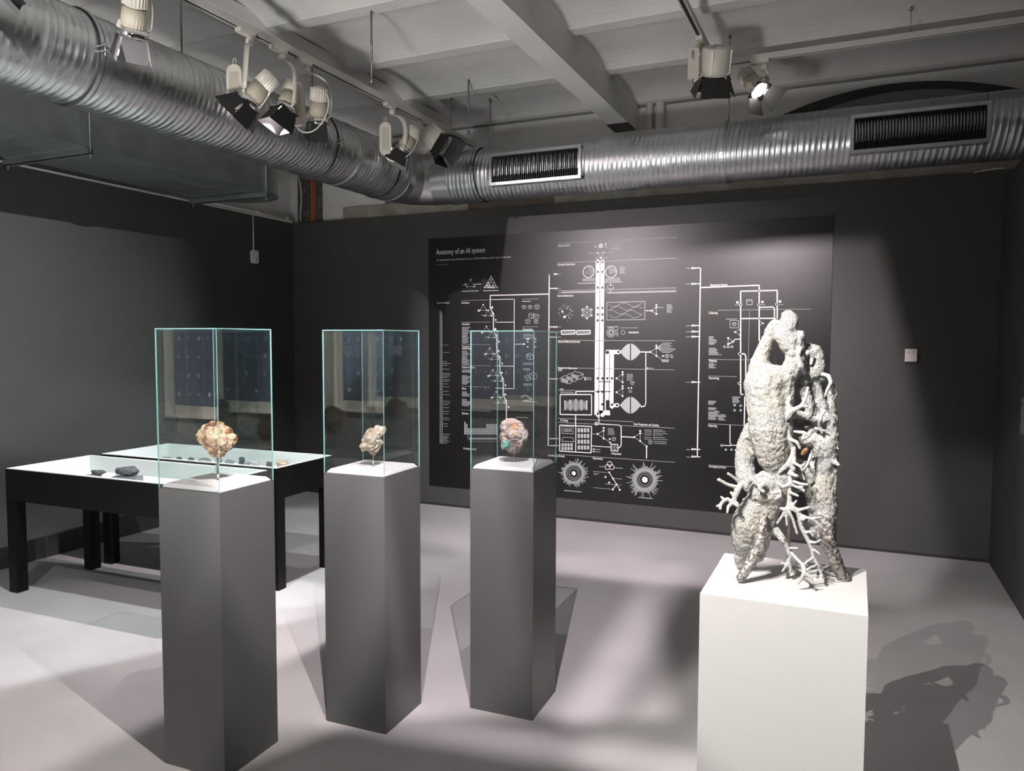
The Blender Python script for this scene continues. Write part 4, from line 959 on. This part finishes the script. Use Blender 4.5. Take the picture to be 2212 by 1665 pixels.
specs = [((-4.389, 3.86), .050, .012, 'g', 'long low grey stone, leftmost in the far tray'), ((-4.285, 3.885), .020, .018, 'd', 'small peaked grey stone, second from the left in the far tray'), ((-4.185, 3.895), .022, .018, 'd', 'blocky dark stone, third from the left in the far tray'),
  ((-3.97, 3.94), .018, .022, 'g', 'thin grey fossil half hidden behind the orange mineral rod'),
  ((-3.862, 3.92), .034, .018, 'g', 'knobbly grey stone right of the orange mineral rod in the far tray'), ((-3.762, 3.93), .022, .030, 'd', 'tall dark stone beside a low one in the far tray'), ((-3.722, 3.945), .020, .014, 'g', 'low grey stone pressed against the tall dark one'),
  ((-3.645, 3.935), .030, .026, 'w', 'pale pinkish quartz lump in the far tray'), ((-3.600, 3.94), .020, .008, 'w', 'thin pale quartz chip beside the pinkish lump'), ((-3.525, 3.93), .020, .022, 'd', 'small pointed grey stone, last but one in the far tray'), ((-3.455, 3.975), .042, .026, 't', 'tan stone at the right end of the far tray')]
for k, (p, rx, rz, mk, lab) in enumerate(specs): stone(p, rx, rz, rx*.7, sm[mk], lab, 20+k, group=None)
b = B(); pts = [(.045*math.cos(R(a)), 0, .030*math.sin(R(a))) for a in range(0, 181, 12)]
tube(b, pts, [.004 + .003*math.sin(R(a)) for a in range(0, 181, 12)], 8)
for k in range(7): tube(b, [(0, 0, 0), (.042*math.cos(R(15+25*k)), 0, .028*math.sin(R(15+25*k)))], .0022, 6)
o = obj('arched_fossil', b, sm['g'], None, True); o.location = (-4.07, 3.90, zt+.004); o.rotation_euler = (0, 0, YAW); tag(o, 'arched grey fan-shaped fossil, fourth from the left in the far tray', 'fossil')
# ------------------------------------------------------------------ framed works on the rear wall (seen mirrored in the glass)
def framed(u0, lab, seed):
    rnd = random.Random(seed); u1 = u0 + .78; z0, z1 = .875, 1.95
    f = empty('framed_print', ((u0+u1)/2, VR, z0), lab, 'framed print')
    X0, X1, Z1 = -.39, .39, z1-z0
    b = B(); t = .016
    for a in ((X0, X1, 0, t), (X0, X1, Z1-t, Z1), (X0, X0+t, t, Z1-t), (X1-t, X1, t, Z1-t)): box(b, a[0], a[1], 0, .035, a[2], a[3])
    obj('frame', b, M['track'], f)
    b = B(); box(b, X0+t, X1-t, .0, .012, t, Z1-t); obj('mat_board', b, M['mat_board'], f)
    b = B(); box(b, X0+.085, X1-.085, .012, .015, .10, Z1-.085); obj('print', b, M['print'], f)
    b = B()
    for j in range(6):
        for i in range(6):
            x = X0 + .14 + .098*i + rnd.uniform(-.008, .008); z = .19 + .145*j; r_ = rnd.uniform(.006, .017)
            b.faces.new([b.verts.new((x + r_*math.cos(a*.9), .0158, z + r_*1.25*math.sin(a*.9))) for a in range(7)])
    obj('print_marks', b, mat('pale_blue_marks', (.30, .36, .40), .6), f)
    b = B()
    for j in range(70):
        x = rnd.uniform(X0+.12, X1-.12); z = rnd.uniform(.14, Z1-.13); a = rnd.uniform(0, 6.28); L = rnd.uniform(.02, .06); d_ = Vector((math.cos(a), 0, math.sin(a))); n_ = Vector((-d_.z, 0, d_.x))*.0008; p = Vector((x, .0155, z))
        b.faces.new([b.verts.new(q) for q in (p+n_, p+d_*L+n_, p+d_*L-n_, p-n_)])
    obj('print_scratches', b, mat('faint_marks', (.10, .13, .16), .6), f)
framed(-4.84, 'cream-framed navy print, leftmost in the row mirrored in the left case', 1)
framed(-3.92, 'cream-framed navy print mirrored in the middle case', 2)
framed(-3.02, 'cream-framed navy print mirrored in the case by the poster', 3)
# ------------------------------------------------------------------ coral sculpture
SV = 2.32
def sp(x, y, dv=0.): p = onv(x, y, SV + dv); return Vector((p.x, p.y, p.z))
SPX = 2.27/1645
def blob(bm, chain, sub=2, k=1.0):
    pts = []
    for i in range(len(chain)):
        x, y, dv, r = chain[i]; p = sp(x, y, dv); r = r*SPX*k
        if i == 0: pts.append((p, r)); continue
        q, r0 = pts[-1]; L = (p-q).length; n = max(1, int(L/(min(r, r0)*.22)))
        for j in range(1, n+1): t = j/n; pts.append((q.lerp(p, t), r0 + (r-r0)*t))
    for p, r in pts: bmesh.ops.create_icosphere(bm, subdivisions=sub, radius=r, matrix=Matrix.Translation(p))
def remesh(name, bm, vox, m, parent, amp=.0, freq=60, it=3, pits=0.):
    me = bpy.data.meshes.new(name); bm.to_mesh(me); bm.free()
    o = bpy.data.objects.new(name, me); C.objects.link(o)
    md = o.modifiers.new('r', 'REMESH'); md.mode = 'VOXEL'; md.voxel_size = vox
    sm_ = o.modifiers.new('s', 'SMOOTH'); sm_.iterations = it; sm_.factor = .6
    dg = bpy.context.evaluated_depsgraph_get(); dg.update(); ev = o.evaluated_get(dg)
    m2_ = bpy.data.meshes.new_from_object(ev, depsgraph=dg); o.modifiers.clear(); o.data = m2_; m2_.name = name
    m2_.materials.clear(); m2_.materials.append(m)
    base = parent.location.copy()
    nr = [v.normal.copy() for v in m2_.vertices]
    for v, n in zip(m2_.vertices, nr):
        c = v.co
        k = noise.noise(c*freq)*.6 + noise.noise(c*freq*2.6)*.35
        if pits: k -= pits*max(0, noise.noise(c*freq*4) - .25)
        v.co = c + n*amp*k - base
    m2_.polygons.foreach_set('use_smooth', [True]*len(m2_.polygons)); m2_.update()
    o.parent = parent; return o
def stone_mat(name, c0, c1, c2, scale=260, bump=.5, rough=.85, metal=0.):
    m = bpy.data.materials.new(name); m.use_nodes = True; nt = m.node_tree; b = nt.nodes['Principled BSDF']; b.inputs['Roughness'].default_value = rough; b.inputs['Metallic'].default_value = metal
    tc = nt.nodes.new('ShaderNodeTexCoord'); n = nt.nodes.new('ShaderNodeTexNoise'); n.inputs['Scale'].default_value = scale; n.inputs['Detail'].default_value = 5; n.inputs['Roughness'].default_value = .6
    n2 = nt.nodes.new('ShaderNodeTexNoise'); n2.inputs['Scale'].default_value = 9; n2.inputs['Detail'].default_value = 4
    nt.links.new(tc.outputs['Object'], n.inputs['Vector']); nt.links.new(tc.outputs['Object'], n2.inputs['Vector'])
    r = nt.nodes.new('ShaderNodeValToRGB'); e = r.color_ramp.elements
    e[0].position = .37; e[0].color = (*c0, 1); e[1].position = .50; e[1].color = (*c1, 1)
    r2 = nt.nodes.new('ShaderNodeValToRGB'); r2.color_ramp.elements[0].position = .4; r2.color_ramp.elements[0].color = (.93, .96, 1, 1); r2.color_ramp.elements[1].position = .62; r2.color_ramp.elements[1].color = (*c2, 1)
    mx = nt.nodes.new('ShaderNodeMix'); mx.data_type = 'RGBA'; mx.blend_type = 'MULTIPLY'; mx.inputs[0].default_value = 1
    nt.links.new(n.outputs['Fac'], r.inputs['Fac']); nt.links.new(n2.outputs['Fac'], r2.inputs['Fac']); nt.links.new(r.outputs['Color'], mx.inputs[6]); nt.links.new(r2.outputs['Color'], mx.inputs[7])
    nt.links.new(mx.outputs[2], b.inputs['Base Color'])
    bp = nt.nodes.new('ShaderNodeBump'); bp.inputs['Strength'].default_value = bump; bp.inputs['Distance'].default_value = .003
    nt.links.new(n.outputs['Fac'], bp.inputs['Height']); nt.links.new(bp.outputs['Normal'], b.inputs['Normal']); return m
MB_ = stone_mat('speckled_coral_stone', (.17, .165, .15), (.55, .54, .52), (1, .97, .90))
MC_ = stone_mat('pale_coral', (.36, .35, .33), (.58, .57, .55), (1, .98, .95), 200, .3)
MR_ = stone_mat('rough_pewter_bark', (.07, .05, .045), (.46, .42, .40), (1, .92, .88), 110, 1.0, .38, .45)
sc = empty('coral_sculpture', (-.15, 2.32, WHt), 'pitted grey coral-like sculpture with arching limbs on the broad white plinth', 'sculpture')
bm = B()
for ch in [
 [(1702, 684, 0, 15), (1712, 690, 0, 13), (1700, 705, 0, 20), (1696, 722, 0, 23), (1706, 742, 0, 22), (1715, 740, .01, 22), (1731, 722, 0, 9)],
 [(1716, 745, .01, 22), (1718, 775, .0, 20), (1710, 800, 0, 22)],
 [(1674, 702, 0, 13), (1667, 716, 0, 15)], 
 [(1667, 716, 0, 12), (1655, 742, 0, 14), (1646, 765, 0, 16), (1640, 790, 0, 22), (1648, 815, 0, 32)],
 [(1690, 810, 0, 20), (1665, 822, 0, 36), (1652, 832, 0, 44), (1656, 860, 0, 44), (1662, 895, 0, 46), (1665, 925, 0, 47), (1668, 955, 0, 42), (1670, 985, 0, 34), (1676, 1010, 0, 22)],
 [(1695, 820, 0, 22), (1700, 850, 0, 16), (1692, 880, 0, 22), (1690, 920, .01, 22)],
 [(1630, 930, .05, 24), (1614, 965, .06, 24), (1608, 1000, .06, 22), (1612, 1030, .05, 22), (1628, 1052, .03, 20)],
 [(1628, 1052, .03, 20), (1652, 1036, 0, 20), (1690, 1025, 0, 18), (1712, 1018, .01, 18)],
 [(1655, 1045, 0, 26), (1645, 1065, 0, 26), (1668, 1070, 0, 24)], [(1690, 1030, 0, 22), (1690, 1060, 0, 18), (1672, 1085, .01, 24)],
 [(1645, 1075, .01, 24), (1632, 1100, .02, 34), (1618, 1130, .02, 38), (1612, 1160, .03, 34), (1610, 1190, .04, 22), (1600, 1205, .05, 16), (1602, 1222, .05, 11)],
 [(1665, 1080, .01, 24), (1655, 1115, .02, 26), (1640, 1150, .02, 26), (1632, 1180, .03, 18)],
 [(1662, 1140, .02, 12), (1678, 1148, .01, 9), (1692, 1166, 0, 8), (1703, 1186, 0, 6), (1707, 1205, .0, 5)],
 [(1722, 745, .03, 14), (1740, 755, .04, 14), (1758, 760, .05, 17), (1766, 768, .05, 13)], [(1768, 768, .05, 12), (1773, 790, .05, 10), (1762, 800, .04, 16), (1745, 815, .04, 12), (1728, 820, .03, 10)],
 [(1758, 765, .05, 16), (1760, 790, .05, 17), (1766, 805, .05, 14), (1776, 815, .05, 11)],
 [(1710, 790, .02, 12), (1722, 812, .03, 11), (1738, 822, .03, 9)], [(1720, 745, .01, 10), (1712, 765, -.02, 9)],
 [(1728, 822, .04, 12), (1738, 850, .04, 13), (1750, 880, .04, 12), (1760, 900, .04, 12)],
 [(1758, 815, .05, 10), (1768, 850, .06, 11), (1778, 885, .06, 11), (1782, 910, .06, 14)],
 [(1790, 830, .08, 8), (1794, 860, .08, 8), (1796, 885, .08, 11), (1798, 905, .08, 13)],
 [(1710, 890, .02, 12), (1735, 898, .03, 8), (1765, 900, .04, 12), (1785, 912, .05, 20), (1792, 935, .05, 20), (1784, 960, .05, 26), (1782, 990, .06, 28), (1772, 1010, .06, 30)],
 [(1700, 935, .04, 14), (1722, 945, .05, 16), (1745, 950, .05, 16), (1765, 945, .05, 18)], [(1722, 912, .07, 12), (1745, 915, .07, 14), (1770, 925, .06, 14)],
 [(1712, 1005, .02, 18), (1735, 1015, .04, 18), (1755, 1020, .06, 28), (1772, 1040, .06, 34), (1778, 1065, .05, 28), (1785, 1090, .05, 24)],
 [(1785, 1090, .05, 24), (1782, 1120, .05, 24), (1783, 1150, .05, 22), (1788, 1170, .05, 18)],
 [(1705, 1060, .04, 14), (1718, 1052, .05, 10), (1742, 1056, .06, 9), (1752, 1075, .06, 10), (1757, 1100, .07, 12), (1757, 1130, .07, 13), (1768, 1152, .06, 13)],
 [(1672, 1062, .03, 14), (1684, 1085, .03, 9), (1698, 1090, .05, 8)],
 [(1804, 935, .06, 6), (1801, 905, .07, 8)], [(1798, 985, .05, 8), (1806, 1000, .03, 5), (1813, 1005, .02, 3.5)], [(1800, 1015, .05, 8), (1800, 1050, .05, 8)],
]: blob(bm, ch)
remesh('stone_body', bm, .0036, MB_, sc, .0042, 85, 5, 2.4)
for chs in ([[(1650, 1118, -.03, 9), (1645, 1150, -.04, 13), (1640, 1180, -.05, 14), (1627, 1205, -.06, 12), (1613, 1228, -.07, 11), (1600, 1248, -.08, 10)],
  [(1650, 1140, -.035, 8), (1655, 1165, -.035, 9), (1640, 1205, -.05, 9)]],
 [[(1782, 1130, .03, 14), (1788, 1160, .03, 16), (1795, 1185, .035, 15), (1805, 1210, .04, 13), (1815, 1235, .06, 13), (1822, 1247, .07, 14)], [(1790, 1120, .03, 12), (1786, 1145, .03, 16)]]):
    bm = B()
    for ch in chs: blob(bm, ch)
    remesh('bark_leg', bm, .0035, MR_, sc, .006, 90, 1, 1.5)
coral = [
 [(1590, 1058, -.05, 6), (1604, 1045, -.04, 8), (1618, 1040, -.03, 8)], [(1553, 1036, -.07, 4.5), (1570, 1046, -.06, 4), (1590, 1052, -.05, 5)], [(1573, 1023, -.06, 3.5), (1588, 1033, -.05, 4), (1600, 1045, -.04, 5)],
 [(1596, 1055, -.05, 7), (1588, 1072, -.05, 6.5), (1584, 1086, -.05, 6)], [(1584, 1086, -.05, 5.5), (1572, 1078, -.05, 5), (1563, 1082, -.06, 4.5), (1555, 1092, -.06, 4.5), (1549, 1093, -.06, 3.5)],
 [(1566, 1080, -.05, 4), (1558, 1073, -.05, 3)], [(1557, 1090, -.06, 4), (1556, 1099, -.07, 3.2)], [(1584, 1086, -.05, 5), (1574, 1093, -.05, 4.5), (1571, 1107, -.06, 3.2)], [(1584, 1086, -.05, 4.5), (1594, 1093, -.06, 4), (1592, 1085, -.06, 3)], [(1586, 1073, -.05, 4), (1579, 1063, -.05, 3)],
 [(1618, 1012, -.04, 3), (1624, 1030, -.04, 4), (1634, 1045, -.04, 5), (1645, 1052, -.04, 4)], [(1608, 1028, -.04, 5), (1616, 1040, -.04, 6), (1612, 1052, -.04, 6)], [(1650, 1045, -.05, 6), (1640, 1055, -.05, 5), (1650, 1062, -.05, 4)],
 # centre trunk and twigs
 [(1716, 965, -.02, 5), (1712, 985, -.03, 7), (1706, 1000, -.03, 8), (1695, 1010, -.03, 6), (1684, 1020, -.03, 4)], [(1706, 1000, -.03, 7), (1714, 1012, -.03, 6), (1705, 1022, -.03, 5), (1722, 1028, -.04, 4)],
 [(1715, 985, -.03, 5), (1716, 1000, -.04, 4), (1730, 1008, -.05, 3.5), (1738, 1002, -.05, 3)], [(1730, 1008, -.05, 3), (1733, 1016, -.05, 3)], [(1700, 930, -.03, 6), (1706, 948, -.03, 6), (1712, 968, -.02, 6)],
 [(1705, 948, -.03, 5), (1722, 955, -.04, 4), (1728, 968, -.04, 3.5)], [(1716, 932, -.03, 3), (1735, 934, -.04, 4.5), (1748, 940, -.04, 4), (1752, 932, -.04, 3)], [(1738, 938, -.04, 4), (1734, 948, -.04, 4), (1745, 944, -.04, 3)],
 [(1706, 1030, -.03, 4), (1708, 1045, -.04, 6), (1692, 1052, -.05, 4.5), (1680, 1044, -.05, 3.5)], [(1708, 1045, -.04, 5), (1724, 1052, -.05, 4), (1737, 1060, -.06, 3)], [(1714, 1040, -.05, 4), (1730, 1045, -.06, 3.5), (1745, 1047, -.06, 3)],
 [(1722, 1052, -.05, 4), (1734, 1052, -.06, 3)], [(1705, 1048, -.04, 5), (1706, 1075, -.04, 6), (1704, 1095, -.04, 6)], [(1686, 1056, -.04, 4.5), (1686, 1072, -.04, 4), (1674, 1078, -.05, 3)], [(1686, 1062, -.04, 4), (1668, 1066, -.05, 3)], [(1708, 1064, -.05, 4), (1724, 1071, -.06, 3)], [(1684, 1072, -.04, 3), (1686, 1078, -.04, 2.6)],
 [(1704, 1095, -.04, 5.5), (1696, 1100, -.05, 5), (1686, 1098, -.05, 3)], [(1698, 1100, -.05, 4.5), (1690, 1114, -.05, 3.5), (1679, 1130, -.05, 3)], [(1698, 1102, -.05, 4), (1700, 1134, -.05, 3)], [(1702, 1100, -.05, 4), (1712, 1120, -.05, 3.5), (1722, 1152, -.05, 2.8)],
 [(1706, 1085, -.04, 6), (1714, 1098, -.04, 8), (1724, 1104, -.04, 7), (1728, 1118, -.04, 6), (1730, 1136, -.04, 5), (1738, 1152, -.04, 5), (1746, 1168, -.04, 4.5), (1753, 1185, -.04, 4), (1757, 1204, -.04, 4)],
 [(1724, 1102, -.04, 4.5), (1747, 1096, -.05, 3.5)], [(1712, 1095, -.04, 4), (1720, 1082, -.05, 3)], [(1728, 1112, -.04, 4), (1748, 1119, -.05, 3.2), (1762, 1126, -.05, 3), (1777, 1140, -.05, 2.4)], [(1750, 1120, -.05, 3), (1774, 1117, -.05, 2.4)],
 [(1735, 1122, -.05, 4), (1741, 1118, -.05, 3)], [(1740, 1150, -.04, 4), (1752, 1148, -.05, 3.5), (1757, 1158, -.05, 3)], [(1748, 1170, -.04, 4), (1762, 1172, -.05, 3), (1773, 1166, -.05, 2.6)], [(1757, 1186, -.04, 3), (1770, 1196, -.05, 2.6)],
 [(1757, 1204, -.04, 4), (1764, 1216, -.04, 4), (1768, 1228, -.04, 3.5), (1774, 1238, -.04, 3)], [(1757, 1204, -.04, 3.5), (1745, 1212, -.05, 3.2), (1736, 1220, -.06, 3.4), (1737, 1232, -.07, 5), (1736, 1240, -.08, 4)], [(1764, 1216, -.04, 3.5), (1776, 1226, -.03, 2.6)], [(1762, 1222, -.05, 3.2), (1750, 1226, -.06, 3.2), (1740, 1234, -.07, 3.5)],
 [(1737, 1238, -.08, 5), (1730, 1252, -.08, 3.6), (1724, 1261, -.08, 2.6)], [(1738, 1238, -.08, 4.6), (1750, 1245, -.08, 4), (1757, 1260, -.08, 2.6)], [(1750, 1245, -.08, 3), (1764, 1243, -.08, 2.4)],
 [(1707, 1186, -.0, 5), (1708, 1200, .0, 5.5), (1703, 1213, 0, 4.5), (1698, 1222, 0, 4), (1690, 1234, 0, 2.6)], [(1703, 1210, .0, 4.5), (1708, 1228, 0, 3.6), (1706, 1238, .0, 2.6)], [(1710, 1195, -.02, 4.5), (1722, 1208, -.04, 4), (1732, 1218, -.06, 4), (1737, 1230, -.07, 4)], [(1706, 1184, -.01, 3), (1722, 1184, -.02, 2.8)], [(1698, 1218, 0, 3), (1688, 1216, 0, 2.6)],
 # right side arcs, spikes
 [(1745, 838, -.01, 4), (1740, 862, -.02, 4), (1731, 877, -.03, 5), (1718, 884, -.03, 6), (1706, 890, -.03, 8)], [(1731, 877, -.03, 4), (1745, 878, -.03, 3)], [(1703, 895, -.03, 10), (1693, 905, -.03, 9), (1690, 925, -.03, 7), (1700, 930, -.03, 6)], [(1706, 862, -.03, 3), (1702, 872, -.03, 5), (1706, 885, -.03, 8)],
 [(1776, 808, .03, 5), (1790, 812, .03, 5), (1795, 826, .02, 4.5), (1787, 842, .02, 4), (1782, 856, .02, 3)], [(1795, 828, .03, 4), (1803, 838, .04, 4), (1808, 848, .05, 3.5), (1800, 862, .05, 4)],
 [(1782, 888, .0, 3), (1772, 900, .0, 4.5), (1760, 906, .01, 7), (1750, 905, .02, 5)], [(1772, 905, .0, 6), (1770, 920, .01, 4), (1776, 935, .01, 3)], [(1762, 925, .02, 4), (1788, 931, .01, 1.8)],
 [(1755, 972, -.0, 3.5), (1750, 988, -.01, 3.6), (1744, 1004, -.02, 3.4), (1736, 1014, -.02, 3.2)], [(1735, 1020, -.03, 3.5), (1738, 1035, -.03, 3)],
 [(1738, 805, .0, 6), (1730, 790, -.02, 7), (1722, 768, -.02, 7), (1730, 752, -.02, 5)], [(1712, 780, -.02, 7), (1722, 775, -.02, 6), (1716, 792, -.02, 5)], [(1736, 772, .01, 6), (1745, 760, .01, 5), (1755, 770, .02, 5), (1752, 785, .02, 5)],
 [(1612, 944, -.04, 5), (1618, 948, -.03, 5)], [(1620, 970, -.03, 5), (1626, 980, -.03, 4)], [(1803, 962, .04, 3), (1811, 970, .03, 2)],
]
bm = B()
for ch in coral: blob(bm, ch, 1)
remesh('coral_branches', bm, .0022, MC_, sc, .0010, 110, 1)
b = B(); p = sp(1706, 1085, .02); lathe(b, [(.0048, 0), (.0048, p.z - WHt + .05)], 14, Matrix.Translation((p.x + .15, p.y - SV, 0))); obj('steel_post', b, M['brass'], sc, True)
b = B(); p = sp(1675, 800, .05); q = sp(1675, 762, .05); tube(b, [p - sc.location, q - sc.location], [.0028, .0012], 8); obj('white_pin', b, M['mount'], sc, True)
b = B(); p = sp(1738, 975, .03) - sc.location
bmesh.ops.create_icosphere(b, subdivisions=3, radius=1, matrix=Matrix.Translation(p) @ Matrix.Rotation(.6, 4, 'Y') @ Matrix.Diagonal((.007, .007, .015, 1))); obj('amber_drop', b, mat('amber_stone', (.40, .20, .10), .25), sc, True)
